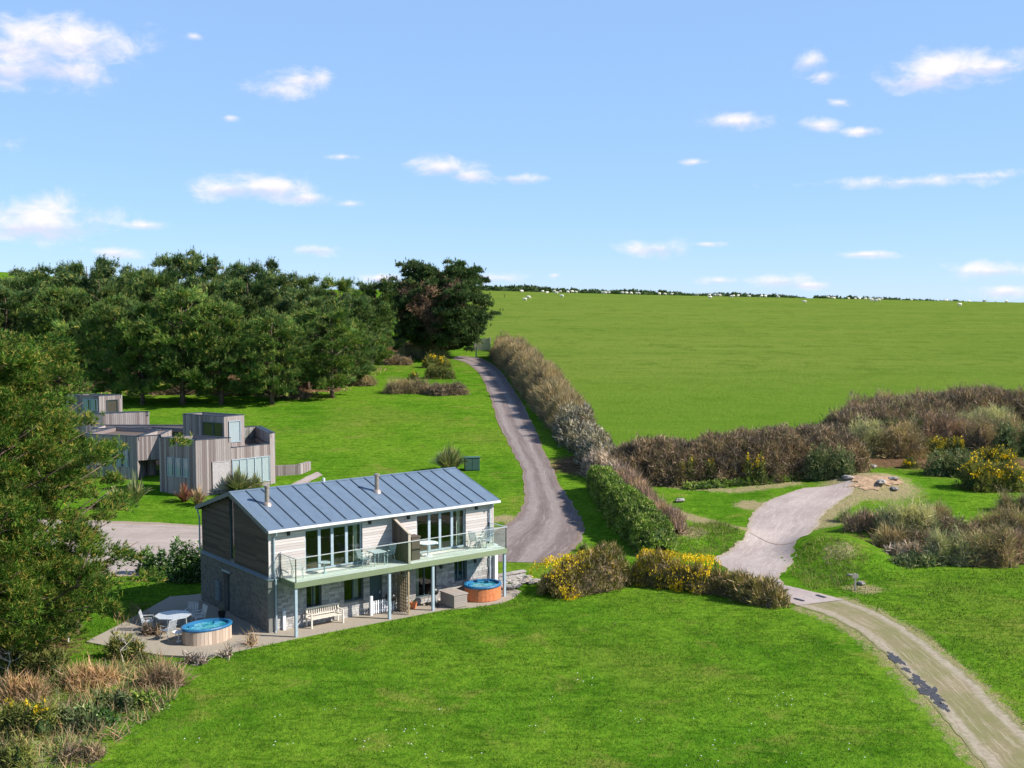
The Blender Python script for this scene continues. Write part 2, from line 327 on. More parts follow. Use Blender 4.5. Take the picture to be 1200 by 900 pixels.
def tag(o, label=None, cat=None, group=None, kind=None):
    if label: o['label'] = label
    if cat: o['category'] = cat
    if group: o['group'] = group
    if kind: o['kind'] = kind
    return o
def empty(name, loc, rz=0., label=None, cat=None, group=None, s=1.):
    o = bpy.data.objects.new(name, None); COL.objects.link(o); o.location = loc; o.rotation_euler = (0, 0, rz); o.scale = (s, s, s)
    return tag(o, label, cat, group)
def np_mesh(name, V, F, mat, parent=None, var=None, smooth=False, uv=None):
    """V (n,3); F (m,3) or (m,4)"""
    me = bpy.data.meshes.new(name); V = np.asarray(V, np.float32); F = np.asarray(F, np.int32); k = F.shape[1]
    me.vertices.add(len(V)); me.vertices.foreach_set('co', V.ravel())
    me.loops.add(F.size); me.loops.foreach_set('vertex_index', F.ravel())
    me.polygons.add(len(F)); me.polygons.foreach_set('loop_start', np.arange(0, F.size, k, dtype=np.int32))
    me.polygons.foreach_set('loop_total', np.full(len(F), k, np.int32))
    if smooth: me.polygons.foreach_set('use_smooth', np.ones(len(F), bool))
    me.update(calc_edges=True)
    if var is not None:
        a = me.attributes.new('var', 'FLOAT', 'FACE'); a.data.foreach_set('value', np.asarray(var, np.float32))
    if uv is not None:
        l = me.uv_layers.new(name='UVMap'); l.data.foreach_set('uv', np.asarray(uv, np.float32)[F.ravel()].ravel())
    me.materials.append(mat)
    o = bpy.data.objects.new(name, me); COL.objects.link(o)
    if parent: o.parent = parent
    return o

class MB:
    def __init__(s): s.v = []; s.f = []; s.a = []
    def add(s, vs, fs, var=None):
        b = len(s.v); s.v += [tuple(v) for v in vs]; var = random.random() if var is None else var
        for f in fs: s.f.append(tuple(b + i for i in f)); s.a.append(var)
    def hexa(s, c, var=None): s.add(c, [(0, 3, 2, 1), (4, 5, 6, 7), (0, 1, 5, 4), (1, 2, 6, 5), (2, 3, 7, 6), (3, 0, 4, 7)], var)
    def box(s, x0, x1, y0, y1, z0, z1, var=None):
        s.hexa([(x0, y0, z0), (x1, y0, z0), (x1, y1, z0), (x0, y1, z0), (x0, y0, z1), (x1, y0, z1), (x1, y1, z1), (x0, y1, z1)], var)
    def pbox(s, fr, u0, u1, n0, n1, z0, z1, var=None):
        O, U, N = fr
        P = lambda u, n, z: (O[0] + U[0] * u + N[0] * n, O[1] + U[1] * u + N[1] * n, O[2] + z)
        s.hexa([P(u0, n0, z0), P(u1, n0, z0), P(u1, n1, z0), P(u0, n1, z0), P(u0, n0, z1), P(u1, n0, z1), P(u1, n1, z1), P(u0, n1, z1)], var)
    def prism(s, poly, z0, z1, var=None):
        n = len(poly); vs = [(p[0], p[1], z0) for p in poly] + [(p[0], p[1], z1) for p in poly]
        s.add(vs, [tuple(range(n))[::-1], tuple(range(n, 2 * n))] + [(i, (i + 1) % n, n + (i + 1) % n, n + i) for i in range(n)], var)
    def tube(s, P, Rr, n=6, var=None, cap=True):
        P = [Vector(p) for p in P]; vs = []
        if not hasattr(Rr, '__len__'): Rr = [Rr] * len(P)
        for i, p in enumerate(P):
            d = (P[min(i + 1, len(P) - 1)] - P[max(i - 1, 0)]).normalized()
            a = d.cross(Vector((0, 0, 1)) if abs(d.z) < .95 else Vector((1, 0, 0))).normalized(); b = d.cross(a)
            for k in range(n):
                t = 2 * math.pi * k / n; vs.append(p + (a * math.cos(t) + b * math.sin(t)) * Rr[i])
        fs = [(i * n + k, i * n + (k + 1) % n, (i + 1) * n + (k + 1) % n, (i + 1) * n + k) for i in range(len(P) - 1) for k in range(n)]
        if cap: fs += [tuple(range(n))[::-1], tuple(range((len(P) - 1) * n, len(P) * n))]
        s.add(vs, fs, var)
    def rings(s, rings, var=None, cap=(True, True)):
        """list of (cx, cy, z, rx, ry) rings joined"""
        n = 28; vs = []
        for cx, cy, z, rx, ry in rings:
            for k in range(n): t = 2 * math.pi * k / n; vs.append((cx + rx * math.cos(t), cy + ry * math.sin(t), z))
        m = len(rings); fs = [(i * n + k, i * n + (k + 1) % n, (i + 1) * n + (k + 1) % n, (i + 1) * n + k) for i in range(m - 1) for k in range(n)]
        if cap[0]: fs.append(tuple(range(n))[::-1])
        if cap[1]: fs.append(tuple(range((m - 1) * n, m * n)))
        s.add(vs, fs, var)
    def build(s, name, mat, parent=None, smooth=False, loc=None, rz=None, bevel=0):
        me = bpy.data.meshes.new(name); me.from_pydata(s.v, [], s.f)
        a = me.attributes.new('var', 'FLOAT', 'FACE'); a.data.foreach_set('value', np.asarray(s.a, np.float32))
        me.materials.append(mat); me.update()
        if smooth: me.polygons.foreach_set('use_smooth', np.ones(len(me.polygons), bool))
        o = bpy.data.objects.new(name, me); COL.objects.link(o)
        if parent: o.parent = parent
        if loc is not None: o.location = loc
        if rz is not None: o.rotation_euler = (0, 0, rz)
        if bevel:
            b = o.modifiers.new('bevel', 'BEVEL'); b.width = bevel; b.segments = 1; b.limit_method = 'ANGLE'
        return o
def copy_tree(o, parent=None):
    c = o.copy(); COL.objects.link(c)
    if parent: c.parent = parent
    for ch in [x for x in bpy.data.objects if x.parent == o and x != c]: copy_tree(ch, c)
    return c
def cells(mb, fr, u0, u1, z0, z1, n0, n1, holes):
    """a wall slab round its openings (u0,u1,z0,z1 each)"""
    us = sorted({u0, u1, *[min(max(h[i], u0), u1) for h in holes for i in (0, 1)]})
    zs = sorted({z0, z1, *[min(max(h[i], z0), z1) for h in holes for i in (2, 3)]})
    for a, b in zip(us, us[1:]):
        for c, d in zip(zs, zs[1:]):
            if b - a < 1e-4 or d - c < 1e-4: continue
            um, zm = (a + b) / 2, (c + d) / 2
            if any(h[0] < um < h[1] and h[2] < zm < h[3] for h in holes): continue
            mb.pbox(fr, a, b, n0, n1, c, d)
def sub(iv, cuts):
    for a, b in cuts:
        out = []
        for c, d in iv:
            if b <= c or a >= d: out.append((c, d)); continue
            if c < a: out.append((c, a))
            if b < d: out.append((b, d))
        iv = out
    return iv
def boards_h(mb, fr, u0, u1, z0, z1, holes, pitch=.14, n0=.0, ext=None, gap=.012, maxlen=3.6, th=(.018, .03)):
    z = z0
    while z < z1 - .02:
        zt = min(z + pitch - gap, z1); a, b = (u0, u1) if ext is None else ext(zt)
        if b - a > .1:
            for c, d in sub([(a, b)], [(h[0], h[1]) for h in holes if h[2] < zt and h[3] > z]):
                x = c
                while x < d - .01:
                    e = min(d, x + random.uniform(.55, 1) * maxlen)
                    if d - e < .5: e = d
                    mb.pbox(fr, x, e - .006, n0, n0 + random.uniform(*th), z, zt); x = e
        z += pitch
def boards_v(mb, fr, u0, u1, z0, z1, holes, pitch=.16, n0=0., gap=.015, th=(.02, .035)):
    u = u0
    while u < u1 - .02:
        e = min(u + pitch - gap, u1)
        for c, d in sub([(z0, z1)], [(h[2], h[3]) for h in holes if h[0] < e and h[1] > u]):
            mb.pbox(fr, u, e, n0, n0 + random.uniform(*th), c, d)
        u += pitch
def stones(mb, fr, u0, u1, z0, z1, holes, course=.13, lo=.16, hi=.42, n0=0.):
    z = z0
    while z < z1 - .03:
        h = course * random.uniform(.75, 1.2); zt = min(z + h, z1)
        if z1 - zt < .07: zt = z1
        for c, d in sub([(u0, u1)], [(q[0], q[1]) for q in holes if q[2] < zt - .01 and q[3] > z + .01]):
            x = c
            while x < d - .01:
                e = min(d, x + random.uniform(lo, hi))
                if d - e < .12: e = d
                mb.pbox(fr, x + .006, e - .006, n0, n0 + random.uniform(.012, .04), z + .006, zt - .006); x = e
        z = zt
def window(parent, fr, u0, u1, z0, z1, lights=(1,), mat=None, depth=.10, fw=.07, curtains=(), glass='winglass', name='window', mull=None):
    mb = MB(); f = MB(); n0, n1 = -depth - .05, -depth + .03
    f.pbox(fr, u0, u0 + fw, n0, n1, z0, z1); f.pbox(fr, u1 - fw, u1, n0, n1, z0, z1)
    f.pbox(fr, u0 + fw, u1 - fw, n0, n1, z1 - fw, z1); f.pbox(fr, u0 + fw, u1 - fw, n0, n1, z0, z0 + fw)
    tot = sum(lights); x = u0; xs = [u0]
    for L in lights: x += (u1 - u0) * L / tot; xs.append(x)
    mw = mull or fw
    for x in xs[1:-1]: f.pbox(fr, x - mw / 2, x + mw / 2, n0, n1 + .004, z0 + fw, z1 - fw)
    fo = f.build(name, mat or M['frame_dark'], parent)
    for a, b in zip(xs, xs[1:]):
        g = MB(); g.pbox(fr, a + .03, b - .03, n0 + .03, n0 + .04, z0 + .03, z1 - .03); g.build('pane', M[glass], fo)
    for a, b, m_ in curtains:
        c = MB(); k = max(2, int((b - a) / .09)); P = []
        O, U, N = fr
        vs = []; 
        for i in range(k + 1):
            u = a + (b - a) * i / k; n = -depth - .22 - (.05 if i % 2 else 0)
            for z in (z0 + .05, z1 - .06): vs.append((O[0] + U[0] * u + N[0] * n, O[1] + U[1] * u + N[1] * n, O[2] + z))
        c.add(vs, [(2 * i, 2 * i + 2, 2 * i + 3, 2 * i + 1) for i in range(k)]); c.build('curtain', M[m_], fo)
    return fo

# ------------------------------------------------------------------ ground sheet
def grow(a, step, lim, g=1.09):
    out = []; x = a
    while x < lim: step *= g; x += step; out.append(x)
    return out
xs = list(np.arange(-76, 96, .7)); xs = [-76 - (v - 76) for v in grow(76, .7, 3600)][::-1] + xs + grow(xs[-1], .7, 3600)
ys = list(np.arange(24, 128, .7)); ys += list(np.arange(ys[-1] + 1.2, 232, 1.3)); ys = [24 - v for v in grow(0, .7, 420)][::-1] + ys + grow(ys[-1], 1.3, 3600)
X, Y = np.meshgrid(xs, ys); Z = terrain(X, Y); nx, ny = len(xs), len(ys)
V = np.stack([X.ravel(), Y.ravel(), Z.ravel()], 1)
i, j = np.meshgrid(np.arange(nx - 1), np.arange(ny - 1)); a = (j * nx + i).ravel()
ground = np_mesh('ground', V, np.stack([a, a + 1, a + nx + 1, a + nx], 1), M['ground'], smooth=True); ground['kind'] = 'structure'
def inside(px_, py_, poly):
    r = np.zeros(px_.shape, bool); n = len(poly)
    for k in range(n):
        x1, y1 = poly[k][:2]; x2, y2 = poly[(k + 1) % n][:2]
        if y1 == y2: continue
        c = ((y1 > py_) != (y2 > py_)) & (px_ < (x2 - x1) * (py_ - y1) / (y2 - y1) + x1); r ^= c
    return r
def zone_attr(name, polys=(), discs=(), lines=()):
    v = np.zeros(len(V), np.float32)
    for p in polys: v[inside(V[:, 0], V[:, 1], p)] = 1
    for (c, r, s) in discs:
        d = np.hypot(V[:, 0] - c[0], V[:, 1] - c[1]); v = np.maximum(v, s * np.clip(1.4 - d / r, 0, 1))
    for P, r, s in lines:
        for p, q in zip(P, P[1:]):
            dx, dy = q[0] - p[0], q[1] - p[1]; L = dx * dx + dy * dy
            t = np.clip(((V[:, 0] - p[0]) * dx + (V[:, 1] - p[1]) * dy) / L, 0, 1)
            d = np.hypot(V[:, 0] - p[0] - t * dx, V[:, 1] - p[1] - t * dy); v = np.maximum(v, s * np.clip(1.4 - d / r, 0, 1))
    at_ = ground.data.attributes.new(name, 'FLOAT', 'POINT'); at_.data.foreach_set('value', v.astype(np.float32))
A2 = lambda L: [at(*p) for p in L]
fieldpoly = A2([(560, 392), (592, 408), (640, 450), (672, 492), (705, 532), (800, 540), (1000, 525), (1200, 505), (1300, 500)])
fieldpoly += [Vector((900, 90, 0)), Vector((900, 560, 0)), Vector((-30, 560, 0)), Vector((-8, 300, 0))]
zone_attr('field', [fieldpoly])
zone_attr('litter', [[Vector((-150, 138, 0)), *A2([(120, 448), (220, 458), (330, 462), (400, 458), (425, 440), (440, 425), (470, 412), (530, 408)]), Vector((-14, 215, 0)), Vector((-140, 215, 0))]],
          discs=[(at(1050, 628), 4, .55), (at(760, 628), 3, .5), (at(1100, 520), 9, .6), (at(870, 530), 7, .5), (at(980, 518), 7, .5), (at(30, 760), 4, .6)],
          lines=[(A2([(700, 545), (850, 545), (1000, 535), (1150, 540)]), 5, .9)])
zone_attr('dry', [], discs=[(at(1020, 568), 4.5, .8), (at(880, 592), 1.6, .8), (at(810, 622), 1.4, .8), (at(960, 612), 2.6, .65), (at(925, 590), 3, .5), (at(455, 422), 4, .8), (at(400, 435), 6, .7), (at(250, 440), 5, .5),
          (at(690, 655), 1.8, .75), (at(592, 608), 1.5, .7), (at(60, 850), 5, .45), (at(170, 790), 3, .5), (at(15, 890), 3, .5), (at(735, 735), 2.5, .3), (at(180, 855), 2.5, .3), (at(985, 645), 1.6, .6), (at(1012, 690), 1.5, .7)],
          lines=[(A2([(780, 598), (830, 612), (876, 620)]), 1.0, .8), (A2([(790, 570), (860, 575), (930, 566)]), 1.2, .6), (A2([(950, 620), (975, 600), (1000, 585)]), 1.0, .7), (A2([(934, 712), (975, 726), (1012, 747), (1036, 768), (1066, 799), (1102, 840), (1138, 882), (1165, 914)]), .8, .6),
                 (A2([(991, 702), (1025, 715), (1062, 735), (1100, 763), (1132, 789), (1166, 821), (1203, 856)]), .8, .6), (A2([(700, 560), (720, 590), (760, 640)]), .8, .4)])

def strip(name, pairs, mat, off=.03, across=8, sub_=8, kind='structure', world=False, wob=.12, vs=1.):
    L = [p[0] if world else at(*p[0]) for p in pairs]; Rr = [p[1] if world else at(*p[1]) for p in pairs]
    L = smooth_path(L, sub_); Rr = smooth_path(Rr, sub_); vs_, uv = [], []
    for k, (a, b) in enumerate(zip(L, Rr)):
        wl = random.uniform(-wob, wob); wr = random.uniform(-wob, wob); e = (b - a).normalized()
        a = a + e * wl; b = b + e * wr
        for c in range(across + 1):
            p = a.lerp(b, c / across); vs_.append((p.x, p.y, tz(p.x, p.y) + off)); uv.append((c / across, k * .1))
    n = across + 1; F = [(r * n + c, r * n + c + 1, (r + 1) * n + c + 1, (r + 1) * n + c) for r in range(len(L) - 1) for c in range(across)]
    o = np_mesh(name, vs_, F, mat, smooth=True, uv=uv); o['kind'] = kind; return o
strip('driveway', [((528, 420), (538, 417)), ((545, 425), (563, 420)), ((560, 436), (583, 431)), ((568, 450), (595, 446)), ((575, 468), (608, 466)), ((583, 492), (621, 490)), ((597, 522), (634, 520)),
      ((609, 545), (645, 543)), ((615, 568), (657, 568)), ((613, 592), (671, 590)), ((600, 610), (681, 608)), ((575, 625), (684, 625)), ((552, 645), (676, 641)), ((560, 658), (645, 660))], M['drive'], off=.02)
rear_L = [hw(25, 11.2), hw(19, 15.2), hw(14, 18), hw(7.7, 25.2), hw(3, 30.5), hw(-6, 39), hw(-20, 50)]; rear_R = [hw(18.3, 7.2), hw(15.5, 10.6), hw(11, 12), hw(4, 13.6), hw(-1.5, 15.8), hw(-10, 22), hw(-24, 32)]
strip('service_road', list(zip(rear_L, rear_R)), M['service'], off=.018, world=True)
strip('concrete_yard', [((941, 572), (1000, 562)), ((905, 585), (1000, 576)), ((890, 594), (975, 595)), ((882, 603), (962, 606)), ((877, 613), (960, 617)), ((873, 627), (933, 634)), ((862, 638), (931, 645)), ((850, 648), (932, 655)), ((838, 657), (922, 668)), ((862, 673), (912, 677)), ((885, 686), (922, 687))], M['yard'], off=.02, across=14)
sl = strip('concrete_slab', [((886, 686), (924, 687)), ((905, 698), (958, 695)), ((934, 710), (990, 703))], M['yard'], off=.026, wob=.03)
strip('dirt_track', [((934, 710), (991, 703)), ((975, 724), (1025, 716)), ((1012, 745), (1062, 736)), ((1036, 766), (1100, 764)), ((1066, 797), (1132, 790)), ((1102, 838), (1166, 822)), ((1138, 880), (1203, 857)), ((1165, 912), (1238, 887)), ((1192, 947), (1270, 917))], M['dirt'], off=.012, wob=.07)
def blob_sheet(name, cpx, rx, ry, ang, mat, off, kind='structure', seed=0, label=None):
    rg = random.Random(seed); c = at(*cpx); n = 44; vs = [(c.x, c.y, tz(c.x, c.y) + off)]
    ph = [rg.uniform(0, 6.28) for _ in range(6)]
    for r_ in (.5, 1):
        for k in range(n):
            t = 2 * math.pi * k / n; q = rg.uniform(.72, 1.18) + .22 * math.sin(3 * t + ph[0]) + .16 * math.sin(5 * t + ph[1]) + .12 * math.sin(9 * t + ph[2]) + rg.uniform(-.1, .1)
            u, v = rx * q * r_ * math.cos(t), ry * q * r_ * math.sin(t); x = c.x + u * math.cos(ang) - v * math.sin(ang); y = c.y + u * math.sin(ang) + v * math.cos(ang)
            vs.append((x, y, tz(x, y) + off))
    mb = MB(); fs = [(0, 1 + k, 1 + (k + 1) % n) for k in range(n)] + [(1 + k, 1 + n + k, 1 + n + (k + 1) % n, 1 + (k + 1) % n) for k in range(n)]
    mb.add(vs, fs); o = mb.build(name, mat, smooth=True); o['kind'] = kind; return o
for k, (p, rx, ry) in enumerate([((1049, 772), .85, .26), ((1062, 785), .35, .16), ((1077, 799), .75, .3), ((1091, 813), .95, .36), ((1105, 828), .5, .2)]):
    d = (at(1110, 830) - at(1040, 763)); blob_sheet('tarmac_patch', p, rx, ry, math.atan2(d.y, d.x), M['tarmac'], .022, seed=k)
blob_sheet('sand_heap', (1022, 564), 2.0, 1.0, .1, M['sand'], .06, seed=3)
# expansion joint and the two drain slots in the concrete
mb = MB(); a_, b_ = at(879, 625), at(931, 636)
for k in range(12):
    p, q = a_.lerp(b_, k / 12), a_.lerp(b_, (k + 1) / 12)
    for (m_, n_) in ((p, q),): mb.add([(m_.x, m_.y - .05, tz(m_.x, m_.y) + .045), (n_.x, n_.y - .05, tz(n_.x, n_.y) + .045), (n_.x, n_.y + .05, tz(n_.x, n_.y) + .045), (m_.x, m_.y + .05, tz(m_.x, m_.y) + .045)], [(0, 1, 2, 3)])
o = mb.build('concrete_joint', M['sand']); o['kind'] = 'structure'
for p, q, lb in (((931, 702), (942, 705), 'dark drain slot at the left end of the concrete slab where the track begins'), ((957, 698), (967, 701), 'dark drain slot at the right side of the concrete slab where the track begins')):
    a_, b_ = at(*p), at(*q); mb = MB(); d = (b_ - a_).normalized(); nn = Vector((-d.y, d.x, 0)) * .09
    mb.add([a_ - nn, b_ - nn, b_ + nn, a_ + nn] + [v + Vector((0, 0, .06)) for v in (a_ - nn, b_ - nn, b_ + nn, a_ + nn)], [(4, 5, 6, 7), (0, 1, 5, 4), (1, 2, 6, 5), (2, 3, 7, 6), (3, 0, 4, 7)])
    tag(mb.build('drain_slot', M['black']), lb, 'drain', 'drain slots in the track')
# patio of the main house
pat = [(-1.2, 9.6), (-5.2, 5.9), (-7.6, 3.9), (-6.6, 1.7), (-5.6, -.3), (-4.2, -1.75), (-1.6, -1.75), (.3, -1.68), (4.4, -1.72), (9, -1.78), (10.6, -2.35), (12.2, -2.55), (13.4, -2.1), (14.6, -1.2), (14.4, 1.5), (13.6, 8.4), (5, 8.6), (0, 9.2)]
mb = MB(); mb.prism([hw(*p) for p in pat], -.12, .035); o = mb.build('patio', M['paving']); o['kind'] = 'structure'

# ------------------------------------------------------------------ main house
L, D = 13.55, 7.88; SL = .3054; EZ = 5.1; OH = .35
house = empty('holiday_house', HO, YAW, 'two storey house with blue zinc roof, pale timber cladding and long glass balcony', 'house')
def roofz(y): return EZ + (min(y, D - y) + OH) * SL
FR = ((0, 0, 0), (1, 0, 0), (0, -1, 0)); GL = ((0, D, 0), (0, -1, 0), (-1, 0, 0)); GR = ((L, 0, 0), (0, 1, 0), (1, 0, 0)); BK = ((L, D, 0), (-1, 0, 0), (0, 1, 0))
Hup = [(1.95, 5.21, 2.72, 4.80), (8.52, 11.70, 2.72, 4.80)]
Hlo = [(1.98, 2.83, .87, 2.12), (4.11, 5.25, .83, 2.02), (5.62, 6.38, .03, 2.1), (8.44, 9.74, .35, 2.15), (10.92, 11.77, .88, 2.13)]
Hg_lo = [(2.88, 3.62, .03, 2.15)]; Hg_up = [(3.46, 4.02, 2.86, 5.98)]
core = MB()
cells(core, FR, 0, L, 0, 5.03, -.25, 0, Hup + Hlo); cells(core, BK, 0, L, 0, 5.03, -.25, 0, [(2, 3.2, 3.4, 4.5), (6, 7.2, 3.4, 4.5), (10, 11.2, 3.4, 4.5), (5, 6, 0.03, 2.1)])
for fr, holes in ((GL, Hg_lo + Hg_up), (GR, [])):
    cells(core, fr, .25, D - .25, 0, 5.03, -.25, 0, holes)
    k = 24                                        # gable triangle in steps under the roof slab, round the slot window
    for q in range(k):
        a_, b_ = .25 + (D - .5) * q / k, .25 + (D - .5) * (q + 1) / k; zt = min(roofz(a_), roofz(b_)) - .14
        if zt > 5.04 and not any(h[0] < (a_ + b_) / 2 < h[1] and h[3] > 5.1 for h in holes): core.pbox(fr, a_, b_, -.25, 0, 5.03, zt)
        elif zt > 6.0: core.pbox(fr, a_, b_, -.25, 0, 5.98, zt)
core.box(6.9, 7.1, .25, D - .25, .05, 5.0); core.box(.25, 6.9, 4.2, 4.3, .05, 2.5); core.box(7.1, L - .25, 4.2, 4.3, .05, 2.5)
core.build('wall', M['mortar'], house)
fl = MB(); fl.box(.25, L - .25, .25, D - .25, -.05, .05); fl.box(.25, 6.9, .25, D - .25, 2.5, 2.68); fl.box(7.1, L - .25, .25, D - .25, 2.5, 2.68); fl.build('floor_slab', M['floor_in'], house)
st = MB(); stones(st, FR, .36, L, .03, 2.66, Hlo); stones(st, GR, 0, D, 0, 2.66, []); stones(st, BK, 0, L, 0, 2.66, [(5, 6, 0, 2.1)])
o = st.build('stone_facing', M['stone'], house); o['kind'] = 'stuff'
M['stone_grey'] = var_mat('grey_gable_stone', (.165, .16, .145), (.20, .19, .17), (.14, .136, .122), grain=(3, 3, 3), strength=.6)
gb = MB(); cells(gb, GL, .0, D, 0, 2.62, .0, .10, Hg_lo); stones(gb, GL, 0, D, .03, 2.6, Hg_lo, n0=.10)
gb.box(-.13, .34, -.14, 0, .03, 2.6); o = gb.build('gable_stone', M['stone_grey'], house); o['kind'] = 'stuff'
lg = MB(); lg.hexa([(-.17, -.18, 2.60), (.0, -.18, 2.60), (.0, D, 2.60), (-.17, D, 2.60), (-.17, -.18, 2.63), (.0, -.18, 2.74), (.0, D, 2.74), (-.17, D, 2.63)]); lg.box(0, .36, -.19, -.035, 2.60, 2.66)
lg.build('ledge_flashing', M['leadgrey'], house)
cf = MB(); boards_h(cf, FR, .03, L - .03, 2.70, 5.02, Hup, ext=None); o = cf.build('front_cladding', M['clad_light'], house); o['kind'] = 'stuff'
cb = MB(); boards_h(cb, BK, .03, L - .03, 2.70, 5.02, [(2, 3.2, 3.4, 4.5), (6, 7.2, 3.4, 4.5), (10, 11.2, 3.4, 4.5)]); o = cb.build('rear_cladding', M['clad_light'], house); o['kind'] = 'stuff'
def gext(z):
    if z <= 5.02: return (.0, D)
    y = (z + .17 - EZ) / SL - OH; return (max(0, y), min(D, D - y))
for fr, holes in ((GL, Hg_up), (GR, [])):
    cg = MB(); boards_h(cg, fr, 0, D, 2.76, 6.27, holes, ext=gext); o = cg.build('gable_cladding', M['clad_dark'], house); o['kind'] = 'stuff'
for x, y in ((-.035, -.035), (L - .06, -.035)): cp = MB(); cp.box(x, x + .10, y, y + .06, 2.72, 5.0); cp.build('corner_post', M['clad_light'], house)
# windows
window(house, FR, *Hup[0][:2], *Hup[0][2:], lights=(.83, .73, .82, .88), mat=M['trim'], mull=.15, fw=.08, curtains=((4.85, 5.1, 'curtain'),))
window(house, FR, *Hup[1][:2], *Hup[1][2:], lights=(.85, .69, .78, .86), mat=M['trim'], mull=.15, fw=.08, curtains=((11.3, 11.6, 'curtain'),))
window(house, FR, *Hlo[0][:2], *Hlo[0][2:], lights=(1, 1), curtains=((2.42, 2.66, 'curtain'),))
window(house, FR, *Hlo[1][:2], *Hlo[1][2:], lights=(1, 1), curtains=((4.86, 5.12, 'curtain'),))
window(house, FR, *Hlo[3][:2], *Hlo[3][2:], lights=(1, 1.2), curtains=((8.62, 8.85, 'curtain'),))
window(house, FR, *Hlo[4][:2], *Hlo[4][2:], lights=(1, 1, .8), fw=.09)
window(house, GL, *Hg_up[0][:2], *Hg_up[0][2:], lights=(1,), depth=.06, fw=.05, curtains=((3.5, 3.98, 'curtain'),))
for q in ((2, 3.2), (6, 7.2), (10, 11.2)): window(house, BK, q[0], q[1], 3.4, 4.5, lights=(1, 1))
for fr, h in ((FR, Hlo[2]), (GL, Hg_lo[0]), (BK, (5, 6, .03, 2.1))):
    d = MB(); d.pbox(fr, h[0], h[1], -.14, -.09, h[2], h[3]); d.pbox(fr, h[0] + .08, h[1] - .08, -.09, -.075, .2, 1.0); d.pbox(fr, h[0] + .08, h[1] - .08, -.09, -.075, 1.1, 1.95)
    do = d.build('door', M['frame_dark'], house); hn = MB(); hn.pbox(fr, h[1] - .14, h[1] - .11, -.075, -.03, .95, 1.1); hn.build('handle', M['metalchair'], do)
d = MB(); d.pbox(GL, 2.8, 3.7, .14, .20, 2.15, 2.24); d.build('door_lintel', M['trim'], house)
d = MB(); d.pbox(GL, 2.1, 2.55, .135, .26, .5, 1.55); d.build('meter_cabinet', M['leadgrey'], house)
# roof: standing seam panels, each with its seam
RN = 16; x0r, x1r = -.22, L + .22; pw = (x1r - x0r) / RN; run = D / 2 + OH; ca = math.cos(math.atan(SL)); sa = math.sin(math.atan(SL)); slen = run / ca; RZ = EZ + run * SL
def sbox(mb, xa, xb, s0, s1, t0, t1, side, var=None):
    def P(x, s, t):
        y = s * ca + t * sa; z = RZ - s * sa + t * ca
        return (x, D / 2 - y if side > 0 else D / 2 + y, z)
    mb.hexa([P(xa, s0, t0), P(xb, s0, t0), P(xb, s1, t0), P(xa, s1, t0), P(xa, s0, t1), P(xb, s0, t1), P(xb, s1, t1), P(xa, s1, t1)], var)
rb = MB(); sbox(rb, x0r + .02, x1r - .02, 0, slen - .02, -.15, -.035, 1); sbox(rb, x0r + .02, x1r - .02, 0, slen - .02, -.15, -.035, -1); rb.build('roof_deck', M['clad_dark'], house)
for side in (1, -1):
    for k in range(RN):
        pm = MB(); xa = x0r + k * pw; sbox(pm, xa + .004, xa + pw - .004, .0, slen, -.032, .004 * random.random(), side)
        pm.v = [(v[0], v[1], v[2]) for v in pm.v]; po = pm.build('roof_panel', M['zinc'], house)
        if k:
            sm = MB(); sbox(sm, xa - .024, xa + .024, .03, slen - .12, -.01, .036, side); sm.build('seam', M['seam'], po)
rc = MB(); sbox(rc, x0r, x1r, -.02, .14, .006, .03, 1); sbox(rc, x0r, x1r, -.02, .14, .006, .03, -1); rc.build('ridge_cap', M['zinc'], house)
for side in (1, -1):
    y = -OH if side > 0 else D + OH; s = side
    g = MB(); g.box(x0r, x1r, min(y - .10 * s, y), max(y - .10 * s, y), EZ - .13, EZ - .02); g.build('gutter', M['white'], house)
    g = MB(); g.box(x0r + .05, x1r - .05, min(y + .02 * s, y + OH * s), max(y + .02 * s, y + OH * s), EZ - .16, EZ - .14); g.build('soffit', M['clad_light'], house)
for xa in (x0r - .03, x1r - .001):
    for side in (1, -1):
        b = MB(); sbox(b, xa, xa + .03, 0, slen, -.19, .02, side); b.build('bargeboard', M['leadgrey'], house)
for xq, yq in ((1.03, 2.22), (7.44, 2.2)):
    zq = roofz(yq); f = MB(); f.rings([(xq, yq, zq - .1, .115, .115), (xq, yq, zq + .86, .115, .115)]); fo = f.build('flue', M['copper'], house, smooth=False)
    c = MB(); c.rings([(xq, yq, zq + .86, .15, .15), (xq, yq, zq + .95, .15, .15), (xq, yq, zq + .98, .06, .06)]); c.build('cap', M['copper'], fo)
    c = MB(); c.rings([(xq, yq, zq - .08, .26, .26), (xq, yq, zq + .07, .2, .2), (xq, yq, zq + .13, .12, .12)]); c.build('collar', M['copper'], fo)
v = MB(); v.rings([(5.2, D / 2, RZ, .07, .07), (5.2, D / 2, RZ + .2, .07, .07)]); v.build('vent_pipe', M['white'], house)
dp = lambda pts: (lambda mb: (mb.tube(pts, .045, 8), mb.build('downpipe', M['trim'], house))[1])(MB())
dp([(.22, -.40, 5.0), (.22, -.36, 4.85), (.22, -.10, 4.7), (.22, -.10, 2.8), (.22, -.24, 2.62), (.22, -.24, .12), (.1, -.34, .05)])
dp([(L - .28, -.42, 5.0), (L - .28, -.36, 4.85), (L - .28, -.1, 4.7), (L - .28, -.1, .1)])
dp([(-.13, D + .25, 5.0), (-.2, D + .1, 4.8), (-.2, D - .1, 4.6), (-.2, D - .1, 2.8)])
for xq in (.95, 5.55, 7.9, 12.3): l = MB(); l.box(xq, xq + .12, -.16, -.03, 4.68, 4.86); l.build('wall_lamp', M['black'], house)
